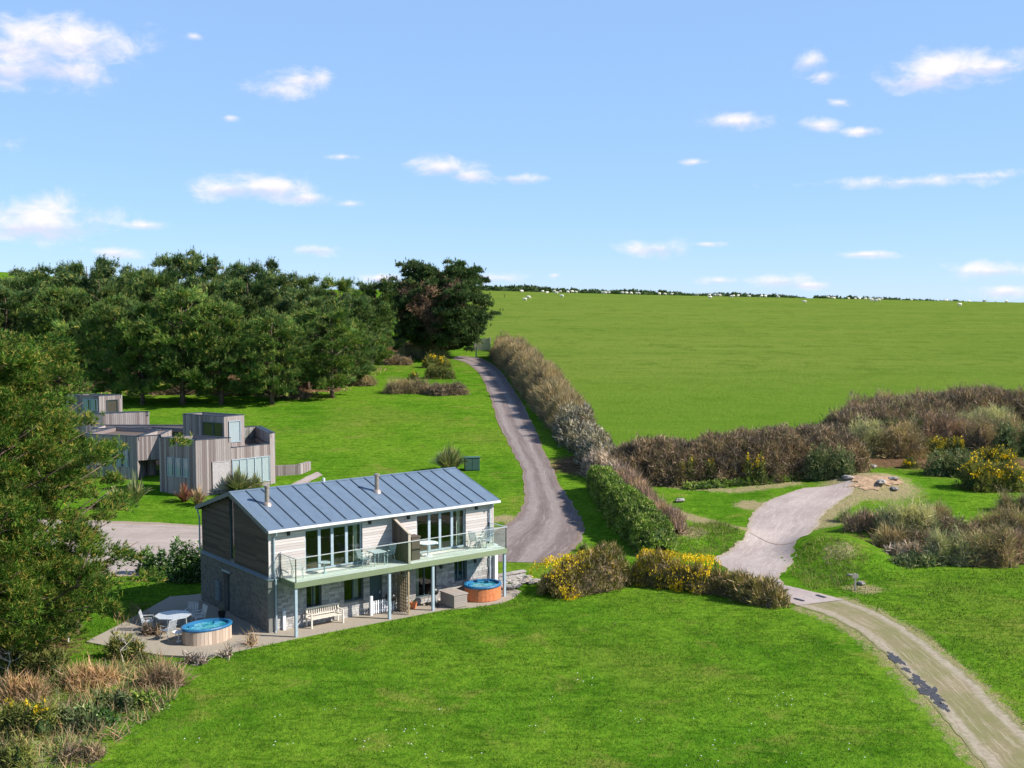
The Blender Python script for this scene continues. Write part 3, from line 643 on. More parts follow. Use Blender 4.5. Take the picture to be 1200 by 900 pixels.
for xq in (7.5, 9.95, 12.2): l = MB(); l.box(xq, xq + .14, -.14, -.04, 1.75, 1.92); l.build('wall_lamp', M['black'], house)
# balcony
DX0, DX1, DY = .55, 13.25, -1.63
dk = MB(); y = DY + .02
while y < -.04: 
    x = DX0
    while x < DX1 - .1:
        e = min(DX1, x + random.uniform(2.6, 4.2)); dk.box(x, e - .008, y, min(y + .125, -.035), 2.665, 2.70 + random.uniform(0, .004)); x = e
    y += .135
o = dk.build('deck_boards', M['deck'], house); o['kind'] = 'stuff'
jo = MB()
for k in range(22): xq = DX0 + .3 + k * .58; jo.box(xq, xq + .06, DY + .06, -.04, 2.48, 2.66)
o = jo.build('joists', M['fascia'], house); o['kind'] = 'stuff'
fb = MB()
for k in range(5): a_ = DX0 - .02 + k * (DX1 - DX0 + .04) / 5; fb.box(a_, a_ + (DX1 - DX0 + .04) / 5 - .004, DY - .05, DY, 2.42, 2.69, var=.15 * k)
fb.box(DX0 - .06, DX0, DY - .05, -.03, 2.42, 2.69); fb.box(DX1, DX1 + .04, DY - .05, -.03, 2.42, 2.69); fb.build('fascia', M['fascia'], house)
for xq in (.6, 5.84, 8.49, 13.17): p = MB(); p.box(xq - .065, xq + .065, DY + .02, DY + .15, .03, 2.5); p.build('balcony_post', M['trim'], house)
GX = list(np.linspace(DX0, DX1, 10))
for a_, b_ in zip(GX, GX[1:]): g = MB(); g.box(a_ + .012, b_ - .012, DY - .03, DY - .015, 2.55, 3.84); g.build('glass_panel', M['balglass'], house)
for xq in (DX0 - .01, DX1): g = MB(); g.box(xq, xq + .015, DY, -.06, 2.62, 3.84); g.build('glass_panel', M['balglass'], house)
hr = MB(); hr.box(DX0 - .03, DX1 + .03, DY - .045, DY, 3.84, 3.875); hr.box(DX0 - .03, DX0 + .015, DY, -.05, 3.84, 3.875); hr.box(DX1 - .015, DX1 + .03, DY, -.05, 3.84, 3.875)
hr.build('handrail', M['metalchair'], house)
bp = MB()
for xq in (DX0 + .01, DX1 - .05): bp.box(xq, xq + .04, -.10, -.06, 2.70, 3.9); bp.box(xq, xq + .04, DY - .01, DY + .03, 2.70, 3.84)
bp.build('balustrade_post', M['black'], house)
# divider screen between the two halves of the balcony, and the screens below it
ds = MB(); k = 11
for q in range(k):
    ya, yb = -.04 - q * .14, -.04 - (q + 1) * .14 + .01; za = 4.84 - .62 * q / k; zb = 4.84 - .62 * (q + 1) / k
    ds.hexa([(6.98, yb, 2.71), (7.06, yb, 2.71), (7.06, ya, 2.71), (6.98, ya, 2.71), (6.98, yb, zb), (7.06, yb, zb), (7.06, ya, za), (6.98, ya, za)])
ds.build('divider_screen', M['clad_dark'], house)
dt = MB(); dt.box(6.95, 7.09, DY + .0, DY + .05, 2.71, 4.26); dt.hexa([(6.95, DY, 4.20), (7.09, DY, 4.20), (7.09, -.04, 4.83), (6.95, -.04, 4.83), (6.95, DY, 4.27), (7.09, DY, 4.27), (7.09, -.04, 4.90), (6.95, -.04, 4.90)])
dt.build('divider_frame', M['fencewood'], house)
sh = MB(); sh.box(7.5, 8.0, -1.1, -.55, 2.71, 3.9); sh.box(7.47, 8.03, -1.13, -.52, 3.9, 3.94); sh.build('balcony_locker', M['clad_dark'], house)
la = MB()
for q in range(9): la.box(6.99, 7.01, -.06 - q * .18 - .03, -.06 - q * .18, .06, 2.45)
for q in range(14): la.box(7.012, 7.03, -1.5, -.05, .12 + q * .17, .15 + q * .17)
la.box(6.96, 7.05, -1.56, -1.5, .03, 2.45)
la.build('trellis_screen', M['lattice'], house)
la = MB(); boards_v(la, ((7.2, 0, 0), (0, -1, 0), (1, 0, 0)), .1, 1.0, .05, 1.85, [], pitch=.14); la.build('board_screen', M['clad_vert'], house)
for xq in (.7,): p = MB(); p.box(xq - .07, xq + .07, -.16, -.03, .03, 1.0); p.build('pipe_boxing', M['white'], house)
# rendered buttress at the right end
b = MB(); b.box(13.56, 13.75, -.2, .6, .03, 2.6); b.build('end_pier', M['white'], house)

# ------------------------------------------------------------------ patio and balcony things
def put_local(o, x, y, z=.035, rz=0.): o.location = hw(x, y, z); o.rotation_euler = (0, 0, YAW + rz)
def make_tub(label, a, b, body_mat, rim_mat, h=.72, stave=True):
    t = empty('hot_tub', (0, 0, 0), 0, label, 'hot tub')
    bd = MB()
    if stave:
        n = 40
        for k in range(n):
            t0, t1 = 2 * math.pi * k / n, 2 * math.pi * (k + .94) / n; r1 = 1 + random.uniform(0, .006)
            bd.hexa([(a * .93 * math.cos(t0), b * .93 * math.sin(t0), 0), (a * .93 * math.cos(t1), b * .93 * math.sin(t1), 0), (a * r1 * math.cos(t1), b * r1 * math.sin(t1), 0), (a * r1 * math.cos(t0), b * r1 * math.sin(t0), 0),
                     (a * .93 * math.cos(t0), b * .93 * math.sin(t0), h), (a * .93 * math.cos(t1), b * .93 * math.sin(t1), h), (a * r1 * math.cos(t1), b * r1 * math.sin(t1), h), (a * r1 * math.cos(t0), b * r1 * math.sin(t0), h)])
        bd.rings([(0, 0, .01, a * .96, b * .96), (0, 0, h - .02, a * .96, b * .96)], cap=(True, False))
    else: bd.rings([(0, 0, 0, a * .97, b * .97), (0, 0, .04, a, b), (0, 0, h, a * .985, b * .985)], cap=(True, False))
    bd.build('tub_wall', body_mat, t)
    r = MB(); r.rings([(0, 0, h - .03, a * 1.02, b * 1.02), (0, 0, h + .04, a * 1.05, b * 1.05), (0, 0, h + .10, a * 1.02, b * 1.02), (0, 0, h + .10, a * .90, b * .90), (0, 0, h - .30, a * .84, b * .84), (0, 0, h - .32, 0.01, .01)], cap=(False, False))
    r.build('rim', rim_mat, t, smooth=False)
    wt = MB(); wt.rings([(0, 0, h - .02, a * .885, b * .885), (0, 0, h - .019, .01, .01)], cap=(False, False)); wt.build('water', M['water'], t, smooth=False)
    for sx, sy in ((-.5, .45), (.55, .35)):
        hd = MB(); hd.box(a * sx - .14, a * sx + .14, b * sy - .05, b * sy + .05, h - .03, h + .07); hd.build('headrest', rim_mat, t)
    return t
t = make_tub('round hot tub with pale wooden staves and blue rim on the left patio', 1.22, .86, M['staves'], M['bluerim'], .66); put_local(t, -2.95, .66, rz=.10)
t = make_tub('orange brown round hot tub with blue rim under the right end of the balcony', 1.06, .90, M['terracotta'], M['bluerim'], .74, False); put_local(t, 12.0, -1.15, rz=.1)
def make_chair(mat, label, arms=True):
    t = empty('garden_chair', (0, 0, 0), 0, label, 'chair')
    s = MB()
    for k in range(6): s.box(-.24, .24, -.24 + k * .08, -.24 + k * .08 + .06, .42, .445)
    s.build('seat', mat, t)
    b = MB()
    for k in range(6): x = -.22 + k * .08; b.hexa([(x, .24, .46), (x + .05, .24, .46), (x + .05, .26, .46), (x, .26, .46), (x, .36, .92), (x + .05, .36, .92), (x + .05, .38, .92), (x, .38, .92)])
    b.tube([(-.25, .24, .44), (-.25, .38, .95), (.25, .38, .95), (.25, .24, .44)], .02, 6); b.build('backrest', mat, t)
    for sx in (-1, 1):
        for y0, y1 in ((-.22, -.27), (.22, .28)): l = MB(); l.tube([(sx * .23, y0, .43), (sx * .25, y1, 0)], .02, 6); l.build('leg', mat, t)
        if arms: l = MB(); l.tube([(sx * .27, .3, .66), (sx * .27, -.22, .66), (sx * .25, -.24, .43)], .02, 6); l.build('armrest', mat, t)
    return t
def make_table(name, label, r, h, mat, nside=8, legs=4, cat='table'):
    t = empty(name, (0, 0, 0), 0, label, cat); tp = MB(); n = nside
    tp.prism([(r * math.cos(2 * math.pi * (k + .5) / n), r * math.sin(2 * math.pi * (k + .5) / n)) for k in range(n)], h - .04, h); tp.build('tabletop', mat, t)
    if legs == 1:
        l = MB(); l.tube([(0, 0, .02), (0, 0, h - .04)], .04, 8); l.rings([(0, 0, 0, r * .45, r * .45), (0, 0, .04, r * .4, r * .4)]); l.build('pedestal', mat, t)
    else:
        for k in range(4): a_ = math.pi / 4 + k * math.pi / 2; l = MB(); l.tube([(r * .75 * math.cos(a_), r * .75 * math.sin(a_), h - .04), (r * .8 * math.cos(a_), r * .8 * math.sin(a_), 0)], .025, 6); l.build('leg', mat, t)
    return t
put_local(make_table('patio_table', 'pale grey octagonal metal table on the left patio behind the hot tub', .88, .74, M['metalchair']), -3.55, 3.3)
c0 = make_chair(M['metalchair'], 'metal garden chair at the far left side of the patio table'); put_local(c0, -4.55, 4.0, rz=R(60))
for x, y, a_, lb in ((-4.35, 1.95, 200, 'metal garden chair at the near side of the patio table, nearest to the lawn'), (-2.35, 3.95, -40, 'metal garden chair right of the patio table, the farther of two'), (-2.25, 3.3, -90, 'metal garden chair right of the patio table, the nearer of two')):
    c = copy_tree(c0); c['label'] = lb; put_local(c, x, y, rz=R(a_))
    c['group'] = 'metal chairs round the patio table'
c0['group'] = 'metal chairs round the patio table'
sw = make_table('patio_stool', 'small round white side table beside the staved hot tub', .3, .5, M['white'], 16, 1); put_local(sw, -4.15, 1.15)
# bench
t = empty('park_bench', (0, 0, 0), 0, 'bleached wooden garden bench under the left half of the balcony', 'bench'); s = MB()
for k in range(5): s.box(-.92, .92, -.26 + k * .1, -.26 + k * .1 + .085, .43, .46)
s.build('seat', M['bench'], t); b = MB(); b.box(-.92, .92, .27, .31, .84, .92); b.box(-.92, .92, .27, .31, .5, .56)
for k in range(15): x = -.85 + k * .12; b.box(x, x + .05, .28, .30, .56, .84)
b.build('backrest', M['bench'], t)
for sx in (-.88, .88):
    for y0, h_ in ((-.24, .65), (.29, .92)): l = MB(); l.box(sx - .035, sx + .035, y0 - .035, y0 + .035, 0, h_); l.build('leg', M['bench'], t)
    l = MB(); l.box(sx - .045, sx + .045, -.28, .26, .655, .69); l.build('armrest', M['bench'], t)
put_local(t, 2.75, -.50)
# storage chest
t = empty('storage_chest', (0, 0, 0), 0, 'grey timber storage chest left of the orange hot tub', 'chest'); b = MB(); b.box(-.42, .42, -.62, .62, .02, .66)
for fr, w_ in ((((-.42, .62, 0), (0, -1, 0), (-1, 0, 0)), 1.24), (((-.42, -.62, 0), (1, 0, 0), (0, -1, 0)), .84)): boards_h(b, fr, 0, w_, .03, .66, [], pitch=.105, th=(.012, .02))
b.build('body', M['chest'], t); b = MB()
for k in range(4): b.box(-.47 + k * .236, -.47 + (k + 1) * .236 - .008, -.67, .67, .665, .72)
b.build('lid', M['chest'], t); put_local(t, 9.95, -1.35)
def make_bbq(label):
    t = empty('barbecue', (0, 0, 0), 0, label, 'barbecue'); k = MB()
    k.rings([(0, 0, .55, .08, .08), (0, 0, .62, .24, .24), (0, 0, .75, .29, .29), (0, 0, .77, .30, .30), (0, 0, .90, .26, .26), (0, 0, .99, .13, .13), (0, 0, 1.02, .03, .03)]); k.build('kettle', M['black'], t, smooth=True)
    for q in range(3): a_ = q * 2.094; l = MB(); l.tube([(.2 * math.cos(a_), .2 * math.sin(a_), .62), (.34 * math.cos(a_), .34 * math.sin(a_), .02)], .018, 6); l.build('leg', M['metalchair'], t)
    h = MB(); h.tube([(-.08, 0, 1.0), (-.05, 0, 1.08), (.05, 0, 1.08), (.08, 0, 1.0)], .015, 5); h.build('handle', M['metalchair'], t)
    for q in (1, 2):
        a_ = q * 2.094; l = MB(); c = Vector((.34 * math.cos(a_), .34 * math.sin(a_), .10)); l.tube([c - Vector((.03, 0, 0)), c + Vector((.03, 0, 0))], .10, 12); l.build('wheel', M['black'], t)
    return t
put_local(make_bbq('black kettle barbecue beside the trellis screen under the balcony'), 6.62, -.45)
put_local(make_bbq('black kettle barbecue on pale legs left of the timber chest'), 9.05, -.75, rz=.6)
# low picket gate in front of the door
t = empty('picket_gate', (0, 0, 0), 0, 'low white picket gate across the ground floor doorway', 'gate')
for k in range(10): p = MB(); p.box(-.62 + k * .13, -.62 + k * .13 + .07, -.012, .012, .05, .72); p.build('picket', M['white'], t)
r_ = MB(); r_.box(-.66, .66, .013, .035, .15, .2); r_.box(-.66, .66, .013, .035, .55, .6); r_.build('rail', M['white'], t)
r_ = MB(); r_.box(-.82, -.68, -.06, .06, .0, 1.0); r_.build('gate_post', M['white'], t); put_local(t, 6.2, -.42)
# rocks by the house wall: little pots
for x, y, lb in ((7.9, -.6, 'small terracotta pot in front of the board screen'), (10.6, -.3, 'small terracotta pot between the chest and the orange hot tub'), (-.75, 3.9, 'dark pot with a dry plant beside the gable door')):
    t = empty('plant_pot', (0, 0, 0), 0, lb, 'pot', 'pots round the patio'); p = MB(); p.rings([(0, 0, 0, .14, .14), (0, 0, .28, .2, .2), (0, 0, .31, .21, .21), (0, 0, .31, .17, .17), (0, 0, .26, .16, .16)]); p.build('pot', M['terracotta'] if x > 0 else M['black'], t); put_local(t, x, y)
    m_ = MB()
    for k in range(26): a_ = random.uniform(0, 6.28); h_ = random.uniform(.2, .5); m_.add([(.03 * math.cos(a_), .03 * math.sin(a_), .25), (.03 * math.cos(a_ + 1), .03 * math.sin(a_ + 1), .25), (.22 * math.cos(a_), .22 * math.sin(a_), .25 + h_)], [(0, 1, 2)])
    m_.build('foliage', M['greygreen'], t)
# balcony furniture
Bz = 2.706
t = make_table('balcony_table', 'round white table on the right half of the balcony beside the divider', .55, .72, M['white'], 24, 1); put_local(t, 8.75, -.72, Bz)
M['teal'] = flat_mat('teal_furniture', (.36, .43, .44), .4, .4)
t = make_table('balcony_table', 'pale teal table behind the glass just left of the divider screen', .52, .70, M['teal'], 4, 4); put_local(t, 5.6, -.75, Bz)
t = make_table('side_table', 'small dark footed side table on the left part of the balcony', .3, .55, M['teal'], 16, 1); put_local(t, 2.6, -.75, Bz)
for x, y, a_, mt, lb in ((1.15, -.7, 70, 'metalchair', 'pale balcony chair at the far left end of the balcony'), (4.85, -.8, 90, 'teal', 'teal balcony chair left of the teal table'), (6.35, -.6, -80, 'teal', 'teal balcony chair between teal table and divider screen'),
                         (11.95, -.65, 100, 'metalchair', 'grey balcony chair right of the right hand glass doors'), (12.75, -.55, -60, 'metalchair', 'grey balcony chair at the right end of the balcony')):
    c = make_chair(M[mt], lb); c['group'] = 'chairs on the balcony'; put_local(c, x, y, Bz, R(a_))
t = make_table('side_table', 'small low grey side table between the two right hand balcony chairs', .25, .45, M['metalchair'], 12, 1); put_local(t, 12.38, -1.0, Bz)
# low wall with rubble beside the orange tub
t = empty('garden_wall', hw(15.2, 1.2, 0), YAW, 'low pale stone wall with rubble at its foot right of the orange hot tub', 'wall'); b = MB(); b.box(-1.3, 1.6, -.02, .2, 0, .36)
stones(b, ((-1.3, -.02, 0), (1, 0, 0), (0, -1, 0)), 0, 2.9, .0, .36, [], course=.12, lo=.12, hi=.3); b.build('wall', M['stone'], t)
for k in range(3): c = MB(); c.box(-1.35 + k, -1.35 + k + .98, -.1, .26, .365, .44); c.build('coping', M['rock'], t)
def rock_mesh(sx, sy, sz, rg):
    mb = MB(); n = 7; vs = []
    for i in range(1, 4):
        ph = math.pi * i / 4
        for k in range(n): q = rg.uniform(.8, 1.15); th = 2 * math.pi * (k + rg.random() * .4) / n; vs.append((sx * q * math.sin(ph) * math.cos(th), sy * q * math.sin(ph) * math.sin(th), sz * (.45 + q * .6 * math.cos(ph))))
    vs += [(0, 0, sz * 1.0), (0, 0, -sz * .2)]
    fs = [(i * n + k, (i + 1) * n + k, (i + 1) * n + (k + 1) % n, i * n + (k + 1) % n) for i in range(2) for k in range(n)] + [(3 * n, k, (k + 1) % n) for k in range(n)] + [(3 * n + 1, 2 * n + (k + 1) % n, 2 * n + k) for k in range(n)]
    mb.add(vs, fs, rg.random()); return mb
rg = random.Random(5)
rub = MB()
for k in range(90):
    s_ = rg.uniform(.08, .2); r1 = rock_mesh(s_ * 1.5, s_, s_ * .8, rg); ox, oy = rg.uniform(13.9, 16.6), rg.uniform(-.6, 1.0); p = hw(ox, oy, .02 + rg.random() * .12)
    rub.add([(v[0] + p.x, v[1] + p.y, v[2] + p.z) for v in r1.v], r1.f, rg.random())
tag(rub.build('rubble', M['rock']), 'heap of pale rubble stones in front of the low wall by the orange hot tub', 'rubble', kind='stuff')
rocks = [((797, 588), .35, 'white boulder on the grass left of the yard, topmost of three in a line'), ((789, 599), .3, 'white boulder left of the yard, middle of three in a line'), ((786, 606), .3, 'white boulder left of the yard, lowest of three in a line'),
         ((838, 569), .35, 'pale boulder on the grass at the foot of the brown hedge, left of the concrete'), ((965, 559), .4, 'long grey stone on the grass above the concrete yard'), ((994, 561), .35, 'dark grey stone at the top left edge of the sand heap'),
         ((1033, 567), .45, 'reddish flat stone on the front of the sand heap'), ((1048, 574), .3, 'small upright stone right of the sand heap, lower one'), ((1047, 562), .3, 'small pale stone right of the sand heap, upper one'), ((1010, 543), .35, 'pale stone at the hedge foot behind the sand heap, left one'),
         ((1022, 548), .35, 'pale stone at the hedge foot behind the sand heap, right one'), ((1009, 685), .26, 'pale flat stone on the green mound by the little post'), ((998, 676), .22, 'grey stone on the slope of the green mound')]
for p, s_, lb in rocks: q = at(*p); o = rock_mesh(s_ * 1.5, s_, s_ * .8, rg).build('boulder', M['rock'], loc=q, rz=rg.uniform(0, 3)); tag(o, lb, 'stone', 'loose stones round the yard')
p = at(1002, 692); mb = MB(); mb.box(-.05, .05, -.05, .05, 0, .95); mb.box(-.16, .16, -.06, -.052, .7, .95); tag(mb.build('marker_post', M['fencewood'], loc=p), 'thin marker post on the green mound beside the track', 'post')
p = at(553, 551); t = empty('electrical_cabinet', p, .15, 'dark green metal cabinet on the lawn behind the house roof', 'cabinet'); mb = MB(); mb.box(-.62, .62, -.3, .3, 0, 1.05); mb.build('body', M['greenbox'], t)
for sx in (-1, 1): mb = MB(); mb.box(min(sx * .02, sx * .58), max(sx * .02, sx * .58), -.33, -.302, .08, 1.0); mb.build('door', M['greenbox'], t)
mb = MB(); mb.box(-.68, .68, -.36, .36, 1.052, 1.12); mb.build('roof', M['greenbox'], t)
# gate at the top of the drive
p = at(565, 411); t = empty('wooden_gate', p, -.1, 'pale vertical board gate screen at the top of the drive', 'gate'); wd = 17 / FPX * p.y; hh = 14 / FPX * p.y
k = 12
for q in range(k): mb = MB(); mb.box(-wd / 2 + q * wd / k, -wd / 2 + (q + .9) * wd / k, -.02, .02, .1, hh + .12 * q / k); mb.build('board', M['fencewood'], t)
mb = MB()
for z in (.4, hh - .35): mb.box(-wd / 2, wd / 2, .021, .09, z, z + .12)
mb.build('rail', M['fencewood'], t)
for sx in (-1, 1): mb = MB(); mb.box(sx * (wd / 2 + .1) - .1, sx * (wd / 2 + .1) + .1, -.1, .1, 0, hh + .25); mb.build('gate_post', M['fencewood'], t)
p = at(558, 419); t = empty('field_gate', p, .1, 'green metal post and low gate at the verge by the top of the drive', 'gate'); mb = MB(); mb.box(-.1, .1, -.1, .1, 0, 1.7); mb.build('gate_post', M['greenbox'], t)
for q in range(5): mb = MB(); mb.box(.12, 2.6, -.02, .02, .2 + q * .24, .25 + q * .24); mb.build('bar', M['greenbox'], t)
# wooden fence pieces on the drive-top lawn
p = at(455, 411); t = empty('board_fence', p, .05, 'low reddish fence at the edge of the wood left of the willow bush', 'fence')
M['redwood'] = flat_mat('red_fence', (.33, .14, .10), .8, .2)
for q in range(24): mb = MB(); mb.box(-4 + q * .33, -4 + q * .33 + .28, -.02, .02, .1, 1.4 + .15 * random.random()); mb.build('board', M['redwood'], t)
mb = MB(); mb.box(-4, 3.9, .021, .08, .4, .5); mb.box(-4, 3.9, .021, .08, 1.1, 1.2); mb.build('rail', M['redwood'], t)

# ------------------------------------------------------------------ the flat roofed timber houses behind
def atz(px, py, z):
    d = px_dir(px, py); t = (z - CAM_H) / d.z; return Vector((d.x * t, d.y * t, 0))
def block(parent, corners, z0, z1, openings=None, mats=None, cap=True, roof_drop=.3, skip=()):
    """a clad volume on a four sided plan (corners run left to right along the faces seen); openings: face -> list of (f0, f1, za, zb, kind, lights)"""
    openings = openings or {}; n = len(corners); cr = MB()
    cx_ = sum(c.x for c in corners) / n; cy_ = sum(c.y for c in corners) / n
    cr.prism([(c.x, c.y) for c in corners], z0, z1 - roof_drop); cr.build('wall', M['clad_dark'], parent)
    bd = MB(); cpm = MB()
    for i in range(n):
        p, q = corners[i], corners[(i + 1) % n]; U = (q - p); ln = U.length; U = U / ln; N = Vector((U.y, -U.x, 0))
        if N.dot(Vector(((p.x + q.x) / 2 - cx_, (p.y + q.y) / 2 - cy_, 0))) < 0: N = -N
        fr = ((p.x, p.y, 0), tuple(U), tuple(N)); hs = []
        for (f0, f1, za, zb, kind, lights) in openings.get(i, []):
            u0, u1 = f0 * ln, f1 * ln; hs.append((u0, u1, za, zb))
            f = MB(); w_ = .055
            f.pbox(fr, u0, u0 + w_, 0, .075, za, zb); f.pbox(fr, u1 - w_, u1, 0, .075, za, zb); f.pbox(fr, u0 + w_, u1 - w_, 0, .075, zb - w_, zb); f.pbox(fr, u0 + w_, u1 - w_, 0, .075, za, za + w_)
            for k in range(1, lights): u = u0 + (u1 - u0) * k / lights; f.pbox(fr, u - w_ / 2, u + w_ / 2, 0, .078, za + w_, zb - w_)
            if kind == 'dark': fo = f.build('window', M['frame_dark'], parent)
            elif kind == 'panel': fo = f.build('door', M['greypanel'], parent); g = MB(); g.pbox(fr, u0 + w_, u1 - w_, .01, .05, za + w_, zb - w_); g.build('door_panel', M['greypanel'], fo); continue
            else: fo = f.build('window', M['trim'], parent)
            for k in range(lights):
                a_, b_ = u0 + (u1 - u0) * k / lights, u0 + (u1 - u0) * (k + 1) / lights
                g = MB(); g.pbox(fr, a_ + .03, b_ - .03, .045, .05, za + .03, zb - .03); g.build('pane', M['winglass'], fo)
                if kind != 'dark' or k == 1:
                    g = MB(); g.pbox(fr, a_ + .05, b_ - (.05 if kind == 'white' else (b_ - a_) * .3), .008, .02, za + .06, zb - .06); g.build('curtain', M['blind'], fo)
        if i not in skip:
            boards_v(bd, fr, 0, ln, z0, z1, hs, pitch=.17)
            bd.pbox(fr, 0, ln, -.16, -.001, z1 - roof_drop + .002, z1 - .002)
            if cap: cpm.pbox(fr, -.02, ln + .02, -.18, .05, z1, z1 + .035)
    o = bd.build('cladding', M['clad_vert'], parent); o['kind'] = 'stuff'
    if cap: cpm.build('parapet_cap', M['seam'], parent)
def quad(A, B, C, depth=None, back=None):
    d = back if back is not None else (C - B)
    return [A, B, C, C + (A - B)] if depth is None else [A, B, B + d.normalized() * depth, A + d.normalized() * depth]
g0 = 1.0
t = empty('timber_house', (0, 0, 0), 0, 'flat roofed timber house with roof terrace and tower, right of the pair', 'house')
A_, B_, C_ = atz(186.6, 512.8, 5.45), atz(229, 516, 5.45), atz(270, 513.1, 5.45)
Dd = Vector((A_.x + 1.2, A_.y + 4.2, 0)); Cc = C_
block(t, [A_, B_, C_, A_ + (C_ - B_)], g0, 5.45, {0: [(.22, .40, 2.55, 4.0, 'part', 1), (.44, .62, 2.55, 4.0, 'part', 1), (.66, .83, 2.55, 4.0, 'part', 1)], 1: [(.46, .995, g0 + .5, 3.7, 'panel', 1)]})
C2, E2 = C_, atz(316.4, 520.2, 4.67); back = Vector((-.45, 1, 0)).normalized()
block(t, [C2 + Vector((.01, .05, 0)), E2, E2 + back * 5, C2 + back * 5], g0, 4.67, {0: [(.02, .98, 1.75, 3.75, 'white', 5)]})
# end wall with the taller pillar, terrace back wall
P0 = E2; P1 = atz(324, 507.4, 5.46); d01 = (P1 - P0).normalized()
block(t, [P0 - Vector((0, .05, 0)), P0 + d01 * .55 - Vector((0, .05, 0)), P0 + d01 * .55 + back * 5.2, P0 + back * 5.2], g0, 5.5)
block(t, [C2 + back * 5.0, E2 + back * 5.0, E2 + back * 5.25, C2 + back * 5.25], g0, 5.55)
gl_ = MB(); q0, q1 = C2 + back * 4.8, E2 + back * 4.8; U = (q1 - q0).normalized(); gl_.pbox(((q0.x, q0.y, 0), tuple(U), tuple(-back)), .3, (q1 - q0).length - .2, 0, .03, 4.5, 5.45); gl_.build('glass_screen', M['balglass'], t)
T0, T1, T2 = atz(214.4, 485.2, 6.85), atz(262.5, 488.2, 6.85), atz(285.8, 486.2, 6.85)
block(t, [T0, T1, T2, T0 + (T2 - T1)], 4.3, 6.85, {0: [(.50, .74, 5.0, 6.35, 'dark', 1), (.75, .98, 5.0, 6.35, 'dark', 1)], 1: [(.22, .80, 4.75, 6.45, 'white', 1)]})
t = empty('timber_house', (0, 0, 0), 0, 'flat roofed stepped timber house left of the pair, partly hidden by the big pine', 'house')
A_, B_, C_ = atz(100, 508.6, 5.1), atz(160.6, 511.4, 5.1), atz(187, 510.0, 5.1)
block(t, [A_, B_, Vector((B_.x + .4, B_.y + 5, 0)), Vector((A_.x + .8, A_.y + 5, 0))], g0, 5.1, {0: [(.47, .56, 2.6, 4.0, 'part', 1), (.60, .69, 2.6, 4.0, 'part', 1), (.74, .83, 2.6, 4.0, 'part', 1), (.1, .3, 2.6, 4.0, 'part', 2)]})
block(t, [B_ + Vector((.02, 0, 0)), C_, Vector((C_.x - .2, C_.y + 4, 0)), Vector((B_.x + .3, B_.y + 4, 0))], 3.15, 5.1)
block(t, [B_ + Vector((.3, 1.6, 0)), C_ + Vector((1.6, 1.6, 0)), C_ + Vector((1.6, 3.9, 0)), B_ + Vector((.3, 3.9, 0))], g0, 3.14, {0: [(.2, .7, g0 + .3, 3.0, 'dark', 1)]}, cap=False)
A_, B_, C_ = atz(108, 502.5, 5.0), atz(180, 500.6, 5.0), atz(216, 502.5, 5.0)
block(t, [A_, B_, C_, Vector((C_.x, C_.y + 3, 0)), Vector((A_.x, A_.y + 3, 0))], g0, 5.0)
A_, B_, C_ = atz(100, 484.6, 5.95), atz(121, 484.6, 5.95), atz(174.7, 482.4, 5.95)
block(t, [A_, B_, C_, A_ + (C_ - B_)], g0, 5.95)
A_, B_, C_ = atz(78, 463.0, 7.0), atz(116, 464.2, 7.0), atz(143, 462.6, 7.0)
block(t, [A_, B_, C_, A_ + (C_ - B_)], 3, 7.0, {0: [(.5, .95, 5.6, 6.7, 'part', 2)], 1: [(.3, .8, 5.3, 6.6, 'dark', 1)]})
# low retaining wall to the right of the timber house
t = empty('garden_wall', (0, 0, 0), 0, 'low timber clad retaining wall beside the right end of the timber house', 'wall')
w0, w1, w2 = at(323, 558), at(352, 556), at(364, 551); mb = MB()
for p, q in ((w0, w1), (w1, w2)):
    U = (q - p).normalized(); N = Vector((U.y, -U.x, 0)); ln = (q - p).length; mb.pbox(((p.x, p.y, p.z), tuple(U), tuple(N)), 0, ln, -.25, 0, -.2, .85)
    boards_v(mb, ((p.x, p.y, p.z), tuple(U), tuple(N)), 0, ln, 0, .85, [], pitch=.2)
mb.build('wall', M['clad_vert'], t)
strip('garden_path', [((290, 590), (285, 596)), ((330, 573), (335, 579)), ((372, 553), (378, 557))], M['yard'], off=.03)

# ------------------------------------------------------------------ foliage
def unit(a): return a / np.maximum(np.linalg.norm(a, axis=1, keepdims=True), 1e-9)
def spikes(P, Dr, ln, wd, rg):
    n = len(P); side = unit(np.cross(Dr, rg.normal(size=(n, 3)))); ln = ln * rg.uniform(.6, 1.3, (n, 1)); wd = wd * rg.uniform(.7, 1.3, (n, 1))
    V = np.stack([P - side * wd, P + side * wd, P + Dr * ln], 1).reshape(-1, 3)
    return V
def leaf_object(name, V, mat, parent, rg, var=None):
    n = len(V) // 3
    return np_mesh(name, V, np.arange(n * 3).reshape(-1, 3), mat, parent, var=rg.random(n) if var is None else var)
def tufts(C, out, k, ln, wd, rg, up=.5, spread=.8):
    P = np.repeat(C, k, 0); O_ = np.repeat(out, k, 0); v = np.repeat(rg.random(len(C)), k)
    Dr = unit(O_ + np.array([0, 0, up]) + rg.normal(size=P.shape) * spread)
    return spikes(P, Dr, ln, wd, rg), v
